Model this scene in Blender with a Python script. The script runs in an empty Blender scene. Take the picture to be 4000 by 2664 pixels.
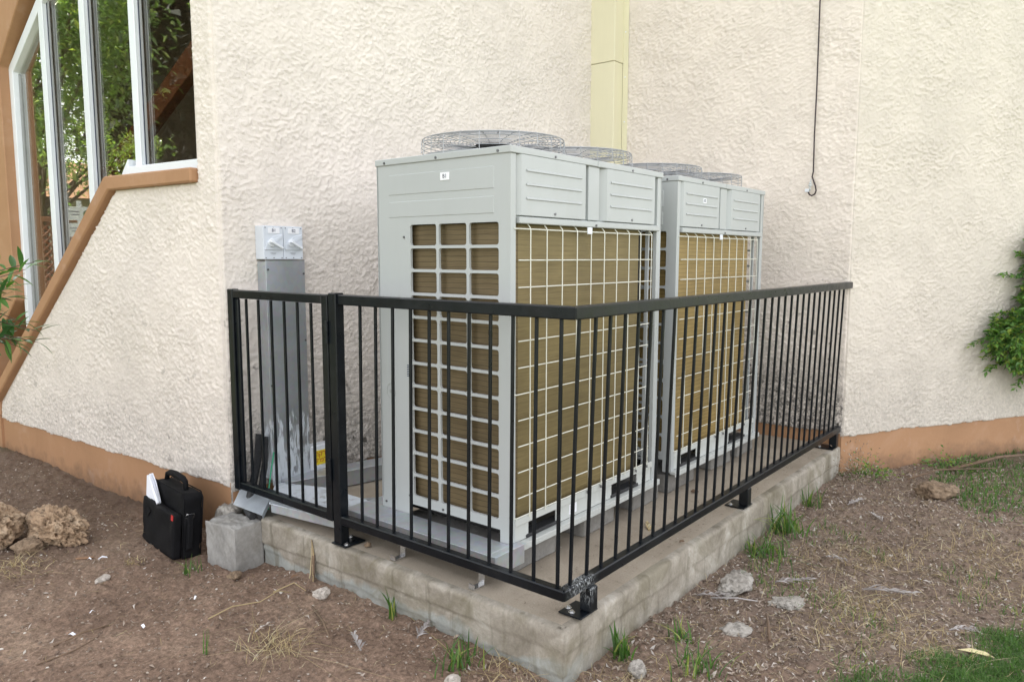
import bpy, bmesh, math, random
import numpy as np
from mathutils import Vector, Matrix, noise as mnoise
random.seed(7); RNG = np.random.default_rng(11)
R = math.radians
sc = bpy.context.scene
C = sc.collection

# ------------------------------------------------------------------ camera, sky, sun, exposure
cam = bpy.data.cameras.new('camera'); cam.sensor_width = 36; cam.lens = 26.46
cam.clip_start = .05; cam.clip_end = 600
co = bpy.data.objects.new('camera', cam); C.objects.link(co); sc.camera = co
yaw, pit, rol = .6778, -.1115, .0013
F = Vector((math.cos(pit)*math.cos(yaw), math.cos(pit)*math.sin(yaw), math.sin(pit)))
Rt = Vector((math.sin(yaw), -math.cos(yaw), 0)); Up = Rt.cross(F)
R2 = Rt*math.cos(rol)+Up*math.sin(rol); U2 = Up*math.cos(rol)-Rt*math.sin(rol)
M = Matrix((R2, U2, -F)).transposed().to_4x4(); M.translation = Vector((-2.0864, -1.4423, 1.3154))
co.matrix_world = M

SUN_AZ, SUN_EL = R(41), R(50)            # azimuth clockwise from +Y: behind the building, which shades the yard
w = bpy.data.worlds.new('World'); sc.world = w; w.use_nodes = True
wn = w.node_tree; wn.nodes.clear()
sky = wn.nodes.new('ShaderNodeTexSky'); sky.sky_type = 'NISHITA'; sky.sun_disc = False
sky.sun_elevation = SUN_EL; sky.sun_rotation = SUN_AZ; sky.dust_density = 1.2; sky.ozone_density = .6
hs = wn.nodes.new('ShaderNodeHueSaturation'); hs.inputs['Saturation'].default_value = .16
tint = wn.nodes.new('ShaderNodeMix'); tint.data_type = 'RGBA'; tint.blend_type = 'MULTIPLY'
tint.inputs[0].default_value = 1; tint.inputs[7].default_value = (1.02, 1.0, .995, 1)
bg = wn.nodes.new('ShaderNodeBackground'); bg.inputs[1].default_value = .15
wo = wn.nodes.new('ShaderNodeOutputWorld')
wn.links.new(sky.outputs[0], hs.inputs['Color']); wn.links.new(hs.outputs[0], tint.inputs[6])
wn.links.new(tint.outputs[2], bg.inputs[0]); wn.links.new(bg.outputs[0], wo.inputs[0])
sd = bpy.data.lights.new('sun', 'SUN'); sd.energy = 4.2; sd.angle = R(.5); sd.color = (1, .95, .87)
so = bpy.data.objects.new('sun', sd); C.objects.link(so)
sv = Vector((math.sin(SUN_AZ)*math.cos(SUN_EL), math.cos(SUN_AZ)*math.cos(SUN_EL), math.sin(SUN_EL)))
so.rotation_euler = sv.to_track_quat('Z', 'Y').to_euler(); so.location = sv*30
vs = sc.view_settings; vs.view_transform = 'Standard'; vs.look = 'None'; vs.gamma = 1; vs.exposure = 2.14
vs.use_curve_mapping = False
sc.cycles.max_bounces = 8; sc.cycles.diffuse_bounces = 4; sc.cycles.transparent_max_bounces = 12

# ------------------------------------------------------------------ numpy noise
def _lat(seed): return np.random.default_rng(seed).random((256, 256))
_LC = {}
def vn(x, y, seed=0):
    if seed not in _LC: _LC[seed] = _lat(seed)
    L = _LC[seed]; xi = np.floor(x).astype(int); yi = np.floor(y).astype(int)
    fx = x-xi; fy = y-yi; fx = fx*fx*fx*(fx*(fx*6-15)+10); fy = fy*fy*fy*(fy*(fy*6-15)+10)
    a = L[xi % 256, yi % 256]; b = L[(xi+1) % 256, yi % 256]; c = L[xi % 256, (yi+1) % 256]; d = L[(xi+1) % 256, (yi+1) % 256]
    return (a*(1-fx)+b*fx)*(1-fy)+(c*(1-fx)+d*fx)*fy
def fbm(x, y, seed=0, o=4, g=.5):
    x = np.asarray(x, float); y = np.asarray(y, float); s = 0; a = 1; t = 0
    for k in range(o):
        s = s+a*vn(x*2**k+k*17.3, y*2**k+k*9.1, seed+k); t += a; a *= g
    return s/t
def sst(a, b, x): t = np.clip((x-a)/(b-a), 0, 1); return t*t*(3-2*t)

# ------------------------------------------------------------------ materials
def nt(name):
    m = bpy.data.materials.new(name); m.use_nodes = True
    n = m.node_tree; b = n.nodes['Principled BSDF']; return m, n, b
def N(n, t, **kw):
    x = n.nodes.new(t)
    for k, v in kw.items(): setattr(x, k, v)
    return x
def noise(n, scale, detail=4, rough=.55, vec=None, dist=0):
    x = N(n, 'ShaderNodeTexNoise'); x.inputs['Scale'].default_value = scale
    x.inputs['Detail'].default_value = detail; x.inputs['Roughness'].default_value = rough; x.inputs['Distortion'].default_value = dist
    if vec is not None: n.links.new(vec, x.inputs['Vector'])
    return x.outputs['Fac']
def ramp(n, fac, stops):
    x = N(n, 'ShaderNodeValToRGB'); e = x.color_ramp.elements
    while len(e) < len(stops): e.new(.5)
    for i, (p, c) in enumerate(stops):
        e[i].position = p
        e[i].color = (c, c, c, 1) if not hasattr(c, '__len__') else (*c, 1)
    n.links.new(fac, x.inputs[0]); return x.outputs[0]
def mixc(n, fac, a, b, mode='MIX'):
    x = N(n, 'ShaderNodeMix', data_type='RGBA', blend_type=mode)
    for i, v in ((0, fac), (6, a), (7, b)):
        if hasattr(v, 'is_linked') or hasattr(v, 'links'): n.links.new(v, x.inputs[i])
        elif i == 0: x.inputs[0].default_value = v
        else: x.inputs[i].default_value = (*v, 1)
    return x.outputs[2]
def math_(n, op, a, b=0.0, c=None):
    x = N(n, 'ShaderNodeMath', operation=op)
    for i, v in enumerate((a, b) if c is None else (a, b, c)):
        if isinstance(v, (int, float)): x.inputs[i].default_value = v
        else: n.links.new(v, x.inputs[i])
    return x.outputs[0]
def bump(n, b, h, strength=.3, dist=.01):
    x = N(n, 'ShaderNodeBump'); x.inputs['Strength'].default_value = strength; x.inputs['Distance'].default_value = dist
    n.links.new(h, x.inputs['Height']); n.links.new(x.outputs[0], b.inputs['Normal'])
def pos(n):
    g = N(n, 'ShaderNodeNewGeometry'); s = N(n, 'ShaderNodeSeparateXYZ'); n.links.new(g.outputs['Position'], s.inputs[0])
    return g.outputs['Position'], s.outputs
def objc(n): return N(n, 'ShaderNodeTexCoord').outputs['Object']

def simple(name, col, rough=.5, metal=0, var=.15, vscale=6, bscale=0, bstr=.2, spec=.5):
    m, n, b = nt(name); v = objc(n)
    f = noise(n, vscale, 5, .6, v)
    lo = tuple(c*(1-var) for c in col); hi = tuple(min(1, c*(1+var)) for c in col)
    c = ramp(n, f, [(.3, lo), (.7, hi)])
    n.links.new(c, b.inputs['Base Color'])
    b.inputs['Roughness'].default_value = rough; b.inputs['Metallic'].default_value = metal
    b.inputs['Specular IOR Level'].default_value = spec
    if bscale: bump(n, b, noise(n, bscale, 4, .6, v), bstr, .004)
    return m

def stucco_mat(name, col, dirt=1.0, speck=0.0):
    m, n, b = nt(name); p, s = pos(n)
    big = noise(n, 1.3, 5, .6, p); mid = noise(n, 14, 4, .6, p); fn = noise(n, 260, 3, .7, p)
    c = ramp(n, big, [(.3, tuple(k*.93 for k in col)), (.7, tuple(min(1, k*1.05) for k in col))])
    c = mixc(n, math_(n, 'MULTIPLY', ramp(n, mid, [(.45, 0), (.75, 1)]), .14), c, (.5, .46, .42))
    # grime creeping up from the wall foot; on the left wall, a darker tone
    h = math_(n, 'ADD', s[2], math_(n, 'MULTIPLY', noise(n, 3.5, 6, .65, p), -.9))
    g = ramp(n, math_(n, 'MULTIPLY_ADD', h, -1.1, .62), [(.30, 0), (.85, 1)])
    sp = ramp(n, noise(n, 45, 5, .75, p), [(.40, .12), (.58, 1)])
    c = mixc(n, math_(n, 'MULTIPLY', math_(n, 'MULTIPLY', g, sp), .72*dirt), c, (.09, .088, .08))
    if speck:
        d = ramp(n, noise(n, 16, 2, .5, p), [(.66, 0), (.72, 1)])
        zz = ramp(n, math_(n, 'MULTIPLY', s[2], .33), [(.08, 1), (.5, 0)])
        c = mixc(n, math_(n, 'MULTIPLY', math_(n, 'MULTIPLY', d, zz), speck), c, (.06, .055, .045))
    n.links.new(c, b.inputs['Base Color']); b.inputs['Roughness'].default_value = .88
    b.inputs['Specular IOR Level'].default_value = .25
    # overlapping sprayed chips: a random level per distorted cell, plus grit
    wv = N(n, 'ShaderNodeTexNoise'); wv.inputs['Scale'].default_value = 30; wv.inputs['Detail'].default_value = 3; n.links.new(p, wv.inputs['Vector'])
    dv = N(n, 'ShaderNodeVectorMath', operation='MULTIPLY_ADD'); n.links.new(wv.outputs['Color'], dv.inputs[0]); dv.inputs[1].default_value = (.045,)*3; n.links.new(p, dv.inputs[2])
    vr = N(n, 'ShaderNodeTexVoronoi'); vr.inputs['Scale'].default_value = 140; n.links.new(dv.outputs[0], vr.inputs['Vector'])
    sc_ = N(n, 'ShaderNodeSeparateColor'); n.links.new(vr.outputs['Color'], sc_.inputs[0])
    lv = ramp(n, sc_.outputs[0], [(.25, 0), (.95, 1)])
    hh = math_(n, 'ADD', math_(n, 'MULTIPLY', lv, math_(n, 'SUBTRACT', 1.15, vr.outputs['Distance'])), math_(n, 'MULTIPLY', fn, .35))
    pm = ramp(n, noise(n, 7, 4, .6, p), [(.38, .25), (.62, 1)])
    bump(n, b, math_(n, 'MULTIPLY', hh, pm), .7, .0045)
    return m

def concrete_mat(name, col, stain=.5, line=None):
    m, n, b = nt(name); p, s = pos(n)
    a = noise(n, 4, 6, .65, p, .4); f = noise(n, 60, 5, .7, p)
    c = ramp(n, a, [(.25, tuple(k*.62 for k in col)), (.5, col), (.78, tuple(min(1, k*1.35) for k in col))])
    c = mixc(n, .35, c, ramp(n, f, [(.3, .35), (.7, 1.0)]), 'MULTIPLY')
    pit_ = ramp(n, noise(n, 120, 2, .5, p), [(.68, 0), (.74, 1)])
    c = mixc(n, math_(n, 'MULTIPLY', pit_, .5), c, (.08, .07, .055))
    st = ramp(n, noise(n, 1.7, 6, .7, p, 1.0), [(.5, 0), (.68, 1)])
    c = mixc(n, math_(n, 'MULTIPLY', st, stain), c, (.12, .105, .075))
    n.links.new(c, b.inputs['Base Color']); b.inputs['Roughness'].default_value = .9
    bump(n, b, math_(n, 'ADD', f, math_(n, 'MULTIPLY', pit_, -.6)), .5, .004)
    return m

MT = {}
MT['stucco_left'] = stucco_mat('stucco_left', (.745, .68, .62), .4, .35)
MT['stucco_back'] = stucco_mat('stucco_back', (.72, .66, .605), .9, .8)
MT['stucco_inner'] = stucco_mat('stucco_inner', (.75, .68, .61), 1.2, 1.0)
MT['stucco_right'] = stucco_mat('stucco_right', (.655, .597, .525), .35)

def terracotta():
    m, n, b = nt('terracotta_paint'); p, s = pos(n)
    c = ramp(n, noise(n, 2.2, 6, .65, p, .5), [(.25, (.33, .18, .092)), (.55, (.385, .213, .112)), (.8, (.44, .27, .165))])
    g = ramp(n, math_(n, 'MULTIPLY_ADD', s[2], -2.4, math_(n, 'MULTIPLY', noise(n, 9, 5, .7, p), .9)), [(.62, 0), (1.0, 1)])
    c = mixc(n, math_(n, 'MULTIPLY', g, .7), c, (.13, .08, .05))
    wsh = ramp(n, noise(n, 6, 4, .6, p), [(.6, 0), (.75, 1)])
    c = mixc(n, math_(n, 'MULTIPLY', wsh, .25), c, (.56, .42, .36))
    n.links.new(c, b.inputs['Base Color']); b.inputs['Roughness'].default_value = .75
    bump(n, b, noise(n, 45, 5, .6, p), .3, .004); return m
MT['terra'] = terracotta()
MT['slab'] = concrete_mat('slab_concrete', (.30, .275, .235), .45)
def slabtop():
    m, n, b = nt('slab_top_dust'); p, s = pos(n)
    c = ramp(n, noise(n, 2.5, 6, .6, p, .6), [(.25, (.27, .225, .17)), (.55, (.38, .325, .255)), (.8, (.43, .375, .30))])
    f = noise(n, 140, 4, .7, p)
    c = mixc(n, .4, c, ramp(n, f, [(.3, .5), (.65, 1.0)]), 'MULTIPLY')
    d = ramp(n, noise(n, 11, 5, .7, p), [(.58, 0), (.72, 1)])
    c = mixc(n, math_(n, 'MULTIPLY', d, .45), c, (.14, .11, .08))
    n.links.new(c, b.inputs['Base Color']); b.inputs['Roughness'].default_value = .93
    bump(n, b, math_(n, 'ADD', f, noise(n, 25, 4, .6, p)), .35, .004); return m
MT['slabtop'] = slabtop()
def slabside():
    m, n, b = nt('slab_side_concrete'); p, s = pos(n)
    a = noise(n, 5, 6, .68, p, .5); f = noise(n, 70, 5, .7, p)
    c = ramp(n, a, [(.22, (.15, .13, .095)), (.42, (.26, .23, .185)), (.58, (.38, .345, .29)), (.76, (.56, .535, .48))])
    c = mixc(n, .35, c, ramp(n, f, [(.3, .4), (.7, 1.0)]), 'MULTIPLY')
    # thin cement skim of blue-grey on the lowest course
    k = math_(n, 'ADD', math_(n, 'MULTIPLY', s[2], -9.0), math_(n, 'MULTIPLY', noise(n, 3.5, 4, .6, p), 2.0))
    bl = ramp(n, math_(n, 'SUBTRACT', k, 1.9), [(.3, 0), (.5, 1)])
    bl = math_(n, 'MULTIPLY', bl, ramp(n, s[0], [(.03, 1), (.2, .12)]))
    c = mixc(n, math_(n, 'MULTIPLY', bl, .5), c, (.31, .36, .36))
    mo = ramp(n, noise(n, 2.6, 6, .7, p, 1.2), [(.48, 0), (.62, 1)])
    c = mixc(n, math_(n, 'MULTIPLY', mo, .6), c, (.15, .13, .08))
    stk = N(n, 'ShaderNodeMapping'); stk.inputs['Scale'].default_value = (14, 14, 1.2); n.links.new(p, stk.inputs[0])
    sk = ramp(n, noise(n, 1.0, 4, .6, stk.outputs[0]), [(.55, 0), (.68, 1)])
    c = mixc(n, math_(n, 'MULTIPLY', sk, .62), c, (.12, .105, .07))
    n.links.new(c, b.inputs['Base Color']); b.inputs['Roughness'].default_value = .9
    bump(n, b, f, .5, .004); return m
MT['slabside'] = slabside()
MT['block'] = concrete_mat('block_concrete', (.34, .33, .31), .6)
MT['footing'] = concrete_mat('footing_concrete', (.23, .22, .205), .35)

def painted(name, col, rough=.42, dirt=.2, dcol=(.3, .28, .23)):
    m, n, b = nt(name); v, s = pos(n)
    c = ramp(n, noise(n, 1.5, 4, .5, v), [(.3, tuple(k*.96 for k in col)), (.7, tuple(min(1, k*1.03) for k in col))])
    st = N(n, 'ShaderNodeMapping'); st.inputs['Scale'].default_value = (9, 9, 1.1); n.links.new(v, st.inputs[0])
    d = ramp(n, noise(n, 1.6, 6, .7, st.outputs[0]), [(.5, 0), (.85, 1)])
    c = mixc(n, math_(n, 'MULTIPLY', d, dirt), c, dcol)
    n.links.new(c, b.inputs['Base Color'])
    n.links.new(ramp(n, noise(n, 7, 4, .6, v), [(.3, rough*.85), (.7, rough*1.2)]), b.inputs['Roughness'])
    bump(n, b, noise(n, 2.2, 2, .5, v), .06, .01); return m
MT['ac'] = painted('grey_green_enamel', (.415, .437, .437), .36, .10)
MT['ac_dark'] = simple('grey_inner_metal', (.33, .35, .34), .45, .1)
MT['ac_base'] = painted('base_enamel', (.50, .52, .50), .5, .35)
MT['black'] = simple('black_void', (.012, .012, .012), .6, 0, .1)
MT['rubber'] = simple('black_rubber', (.02, .021, .023), .6, 0, .2, 20, 80)
MT['wire'] = simple('cream_wire_coating', (.68, .68, .60), .4, 0, .06)
MT['fanwire'] = simple('grey_wire_coating', (.36, .37, .39), .45, .2, .1)
MT['screw'] = simple('screw_metal', (.18, .18, .19), .4, .8, .2)
def coil(name, c1, c2, ln):
    m, n, b = nt(name); v = objc(n); s = N(n, 'ShaderNodeSeparateXYZ'); n.links.new(v, s.inputs[0])
    wob = math_(n, 'MULTIPLY', noise(n, 6, 3, .5, v), .018)
    z = math_(n, 'MULTIPLY', math_(n, 'ADD', s.outputs[2], wob), 6.2832/.0225)
    ln_ = ramp(n, math_(n, 'SINE', z), [(.82, 0), (.98, 1)])
    mp = N(n, 'ShaderNodeMapping'); mp.inputs['Scale'].default_value = (1.2, 1.2, 30); n.links.new(v, mp.inputs[0])
    c = ramp(n, noise(n, 5, 4, .6, mp.outputs[0]), [(.3, c1), (.7, c2)])
    big = ramp(n, noise(n, 3, 3, .5, v), [(.35, .8), (.7, 1.12)])
    c = mixc(n, 1.0, c, big, 'MULTIPLY')
    c = mixc(n, math_(n, 'MULTIPLY', ln_, ln), c, tuple(k*.35 for k in c1))
    n.links.new(c, b.inputs['Base Color']); b.inputs['Roughness'].default_value = .55; b.inputs['Metallic'].default_value = .35
    mv = N(n, 'ShaderNodeMapping'); mv.inputs['Scale'].default_value = (400, 400, 8); n.links.new(v, mv.inputs[0])
    hh = math_(n, 'ADD', math_(n, 'MULTIPLY', noise(n, 1, 2, .5, mv.outputs[0]), .4), math_(n, 'MULTIPLY', ln_, -1.0))
    bump(n, b, hh, .15, .003); return m
MT['coil'] = coil('bronze_coil_fins', (.17, .128, .054), (.235, .182, .080), .16)
MT['coil_dark'] = coil('bronze_coil_edge', (.13, .095, .048), (.18, .135, .072), .55)
MT['coil2'] = coil('golden_coil_fins', (.26, .18, .062), (.36, .26, .10), .45)

def galv(name='galvanised_steel', splash=0):
    m, n, b = nt(name); v, s = pos(n)
    vo = N(n, 'ShaderNodeTexVoronoi'); vo.inputs['Scale'].default_value = 45; n.links.new(v, vo.inputs[0])
    c = ramp(n, noise(n, 3, 5, .6, v), [(.3, (.42, .45, .48)), (.7, (.56, .59, .62))])
    c = mixc(n, .12, c, vo.outputs['Color'], 'MULTIPLY')
    b.inputs['Metallic'].default_value = .55
    d = ramp(n, noise(n, 9, 6, .7, v), [(.55, 0), (.7, 1)])
    c = mixc(n, math_(n, 'MULTIPLY', d, .35), c, (.42, .41, .37))
    r0 = ramp(n, noise(n, 5, 5, .6, v), [(.3, .30), (.7, .48)])
    if splash:
        st = N(n, 'ShaderNodeMapping'); st.inputs['Scale'].default_value = (44, 44, 9); n.links.new(v, st.inputs[0])
        k = math_(n, 'ADD', noise(n, 1.0, 5, .65, st.outputs[0], .8), math_(n, 'MULTIPLY', s[2], -.22))
        sp = ramp(n, k, [(.41, 0), (.43, 1)])
        hi = ramp(n, math_(n, 'ADD', s[2], math_(n, 'MULTIPLY', noise(n, 7, 2, .5, v), .45)), [(.62, 1), (.70, 0)])
        sp = math_(n, 'MULTIPLY', sp, hi)
        c = mixc(n, .25, c, (.50, .55, .60)); c = mixc(n, math_(n, 'MULTIPLY', sp, .85), c, (.58, .63, .68))
        n.links.new(math_(n, 'MULTIPLY_ADD', sp, -.7, .75), b.inputs['Metallic'])
        r0 = math_(n, 'MAXIMUM', r0, math_(n, 'MULTIPLY', sp, .7))
    n.links.new(c, b.inputs['Base Color']); n.links.new(r0, b.inputs['Roughness'])
    bump(n, b, noise(n, 4, 3, .5, v), .12, .01); return m
MT['galv'] = galv(); MT['galvs'] = galv('splashed_galvanised_steel', 1)

def railpaint(name='black_gloss_paint', splash=False):
    m, n, b = nt(name); v, s = pos(n)
    c = ramp(n, noise(n, 12, 5, .6, v), [(.3, (.0018, .003, .0048)), (.7, (.005, .0075, .011))])
    chip = ramp(n, noise(n, 130, 3, .6, v), [(.70, 0), (.74, 1)])
    c = mixc(n, math_(n, 'MULTIPLY', chip, .22), c, (.30, .29, .25))
    dust = ramp(n, noise(n, 5, 6, .7, v), [(.5, 0), (.8, 1)])
    c = mixc(n, math_(n, 'MULTIPLY', dust, .035), c, (.22, .21, .18))
    if splash:
        st = N(n, 'ShaderNodeMapping'); st.inputs['Scale'].default_value = (170, 170, 60); n.links.new(v, st.inputs[0])
        k = ramp(n, noise(n, 1, 4, .7, st.outputs[0]), [(.50, 0), (.60, .55)])
        d = N(n, 'ShaderNodeVectorMath', operation='DISTANCE'); n.links.new(v, d.inputs[0]); d.inputs[1].default_value = (.115, -.005, .125)
        k = math_(n, 'MULTIPLY', k, ramp(n, d.outputs['Value'], [(.05, 1), (.105, 0)]))
        c = mixc(n, k, c, (.62, .66, .68))
    n.links.new(c, b.inputs['Base Color'])
    n.links.new(ramp(n, noise(n, 20, 4, .6, v), [(.3, .26), (.7, .42)]), b.inputs['Roughness']); b.inputs['Specular IOR Level'].default_value = .3
    bump(n, b, noise(n, 55, 4, .6, v), .12, .003); return m
MT['rail'] = railpaint(); MT['rail_splash'] = railpaint('splashed_black_paint', True)
MT['cream_metal'] = painted('cream_duct_paint', (.70, .66, .48), .45, .08)
MT['frame'] = painted('white_aluminium', (.76, .80, .84), .35, .06)
MT['bead'] = simple('grey_glazing_bead', (.27, .28, .28), .5, 0, .1)
MT['seal'] = simple('dark_blue_seal', (.012, .018, .05), .5, 0, .1)
MT['brown_wood'] = simple('brown_timber', (.26, .10, .045), .6, 0, .3, 9, 40)
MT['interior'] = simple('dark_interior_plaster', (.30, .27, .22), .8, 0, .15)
MT['plastic'] = simple('light_grey_plastic', (.60, .64, .70), .4, 0, .04)
MT['plastic_w'] = simple('white_plastic', (.72, .75, .80), .4, 0, .04)
MT['label'] = simple('white_label', (.78, .79, .83), .5, 0, .03)
MT['ink'] = simple('dark_ink', (.05, .06, .10), .6, 0, .1)
MT['redink'] = simple('red_ink', (.45, .06, .03), .6, 0, .1)
MT['yellow'] = simple('yellow_sticker', (.78, .60, .03), .5, 0, .06)
MT['cable'] = simple('dark_brown_cable', (.035, .022, .025), .5, 0, .2)
MT['glassy'] = simple('clear_insulator', (.55, .58, .58), .15, 0, .1)
MT['nylon'] = simple('black_nylon', (.004, .004, .005), .8, 0, .3, 30, 500, .35, .2)
MT['sheetmetal'] = simple('bright_bent_sheet', (.60, .66, .72), .35, .55, .15, 12)
MT['buckle'] = simple('steel_buckle', (.6, .6, .6), .25, .9, .1)
MT['red'] = simple('red_tab', (.45, .02, .02), .6, 0, .1)
MT['paper'] = simple('white_paper', (.78, .80, .86), .7, 0, .03)
MT['green_cable'] = simple('green_cable', (.03, .30, .16), .5, 0, .1)

def rockmat(name, c1, c2, c3, sc_=9):
    m, n, b = nt(name); v = objc(n)
    c = ramp(n, noise(n, sc_, 8, .7, v, .5), [(.25, c1), (.5, c2), (.75, c3)])
    pt = ramp(n, noise(n, sc_*4, 5, .7, v), [(.36, 0), (.5, 1)])
    c = mixc(n, math_(n, 'MULTIPLY', math_(n, 'SUBTRACT', 1.0, pt), .55), c, tuple(k*.35 for k in c1))
    n.links.new(c, b.inputs['Base Color']); b.inputs['Roughness'].default_value = .95
    bump(n, b, math_(n, 'ADD', noise(n, sc_*4, 4, .6, v), pt), .5, .006); return m
MT['rock'] = rockmat('porous_limestone', (.19, .125, .075), (.36, .25, .16), (.50, .40, .29))
MT['rockpale'] = rockmat('pale_concrete_rubble', (.20, .18, .15), (.34, .315, .28), (.47, .45, .41))
MT['rockwhite'] = rockmat('whitish_stone', (.32, .28, .23), (.48, .43, .38), (.60, .56, .51))
MT['rockbrown'] = rockmat('brown_sandstone', (.12, .08, .05), (.22, .155, .10), (.34, .26, .18))

def leafmat(name, c1, c2, trans=.25, rough=.45, yellow=None):
    m, n, b = nt(name)
    oi = N(n, 'ShaderNodeObjectInfo'); v = objc(n); ge = N(n, 'ShaderNodeNewGeometry')
    f = math_(n, 'FRACT', math_(n, 'ADD', math_(n, 'ADD', oi.outputs['Random'], ge.outputs['Random Per Island']), math_(n, 'MULTIPLY', noise(n, 3, 2, .5, v), .4)))
    st = [(.0, c1), (.75, c2)]
    if yellow: st.append((.96, yellow))
    c = ramp(n, f, st)
    n.links.new(c, b.inputs['Base Color']); b.inputs['Roughness'].default_value = rough
    tr = N(n, 'ShaderNodeBsdfTranslucent'); n.links.new(mixc(n, 1.0, c, (1.2, 1.5, .5), 'MULTIPLY'), tr.inputs[0])
    mx = N(n, 'ShaderNodeMixShader'); mx.inputs[0].default_value = trans
    o = n.nodes['Material Output']; n.links.new(b.outputs[0], mx.inputs[1]); n.links.new(tr.outputs[0], mx.inputs[2]); n.links.new(mx.outputs[0], o.inputs[0])
    return m
MT['leaf'] = leafmat('broad_green_leaf', (.035, .09, .03), (.09, .20, .045), .3, .35)
MT['leaf2'] = leafmat('jasmine_leaf', (.05, .12, .035), (.15, .30, .06), .3, .5, (.28, .34, .07))
MT['treeleaf'] = leafmat('tree_leaf', (.10, .17, .07), (.30, .40, .17), .4, .3, (.45, .48, .16))
MT['grass'] = leafmat('green_grass_blade', (.04, .10, .02), (.10, .20, .045), .35, .5, (.30, .32, .09))
MT['lawn'] = leafmat('lawn_blade', (.045, .105, .025), (.11, .21, .05), .3, .7)
MT['straw'] = leafmat('dry_straw', (.26, .19, .10), (.46, .36, .20), .15, .8, (.52, .46, .30))
MT['litter'] = leafmat('dead_leaf_litter', (.09, .062, .045), (.34, .27, .215), .05, .9, (.46, .42, .38))
MT['frond'] = leafmat('grey_dead_frond', (.20, .175, .165), (.40, .37, .36), .1, .8)
MT['bark'] = simple('grey_brown_bark', (.12, .085, .06), .9, 0, .3, 14, 60, .6)
MT['twig'] = simple('brown_twig', (.15, .10, .065), .9, 0, .35, 20, 90, .5)

def groundmat():
    m, n, b = nt('bare_earth'); p, s = pos(n)
    c = ramp(n, noise(n, 1.6, 7, .65, p, .4), [(.25, (.15, .10, .072)), (.5, (.245, .168, .122)), (.75, (.32, .235, .17))])
    f = noise(n, 55, 6, .75, p)
    c = mixc(n, .85, c, ramp(n, f, [(.30, .25), (.52, 1.0), (.72, 1.7)]), 'MULTIPLY')
    c = mixc(n, .3, c, ramp(n, noise(n, 13, 6, .7, p, .8), [(.35, .55), (.6, 1.15)]), 'MULTIPLY')
    sp = ramp(n, noise(n, 190, 2, .6, p), [(.66, 0), (.72, 1)])
    c = mixc(n, math_(n, 'MULTIPLY', sp, .5), c, (.42, .35, .28))
    # darker humus right of the slab; humus plus painted shade toward the left wall
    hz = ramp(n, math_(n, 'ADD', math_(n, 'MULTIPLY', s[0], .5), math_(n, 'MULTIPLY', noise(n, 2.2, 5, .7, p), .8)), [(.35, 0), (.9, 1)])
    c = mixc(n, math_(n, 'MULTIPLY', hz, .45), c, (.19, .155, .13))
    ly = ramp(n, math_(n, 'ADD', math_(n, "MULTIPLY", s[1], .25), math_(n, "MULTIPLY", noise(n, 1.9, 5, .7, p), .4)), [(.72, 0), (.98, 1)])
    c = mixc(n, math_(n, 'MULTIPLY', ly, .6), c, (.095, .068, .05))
    # turf beyond: thickens toward the camera's right and in the garden behind
    d = N(n, 'ShaderNodeVectorMath', operation='DISTANCE'); n.links.new(p, d.inputs[0]); d.inputs[1].default_value = (.8, .6, -.2)
    far = ramp(n, math_(n, 'ADD', math_(n, 'MULTIPLY', d.outputs['Value'], .1), math_(n, 'MULTIPLY', noise(n, 1.2, 5, .7, p), .3)), [(.55, 0), (.75, 1)])
    c = mixc(n, far, c, ramp(n, noise(n, 3, 6, .7, p), [(.3, (.06, .085, .03)), (.7, (.12, .15, .055))]))
    n.links.new(c, b.inputs['Base Color']); b.inputs['Roughness'].default_value = .97; b.inputs['Specular IOR Level'].default_value = .2
    bump(n, b, math_(n, 'ADD', f, math_(n, 'MULTIPLY', noise(n, 14, 5, .7, p), 1.5)), .8, .01); return m
MT['ground'] = groundmat()

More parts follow.
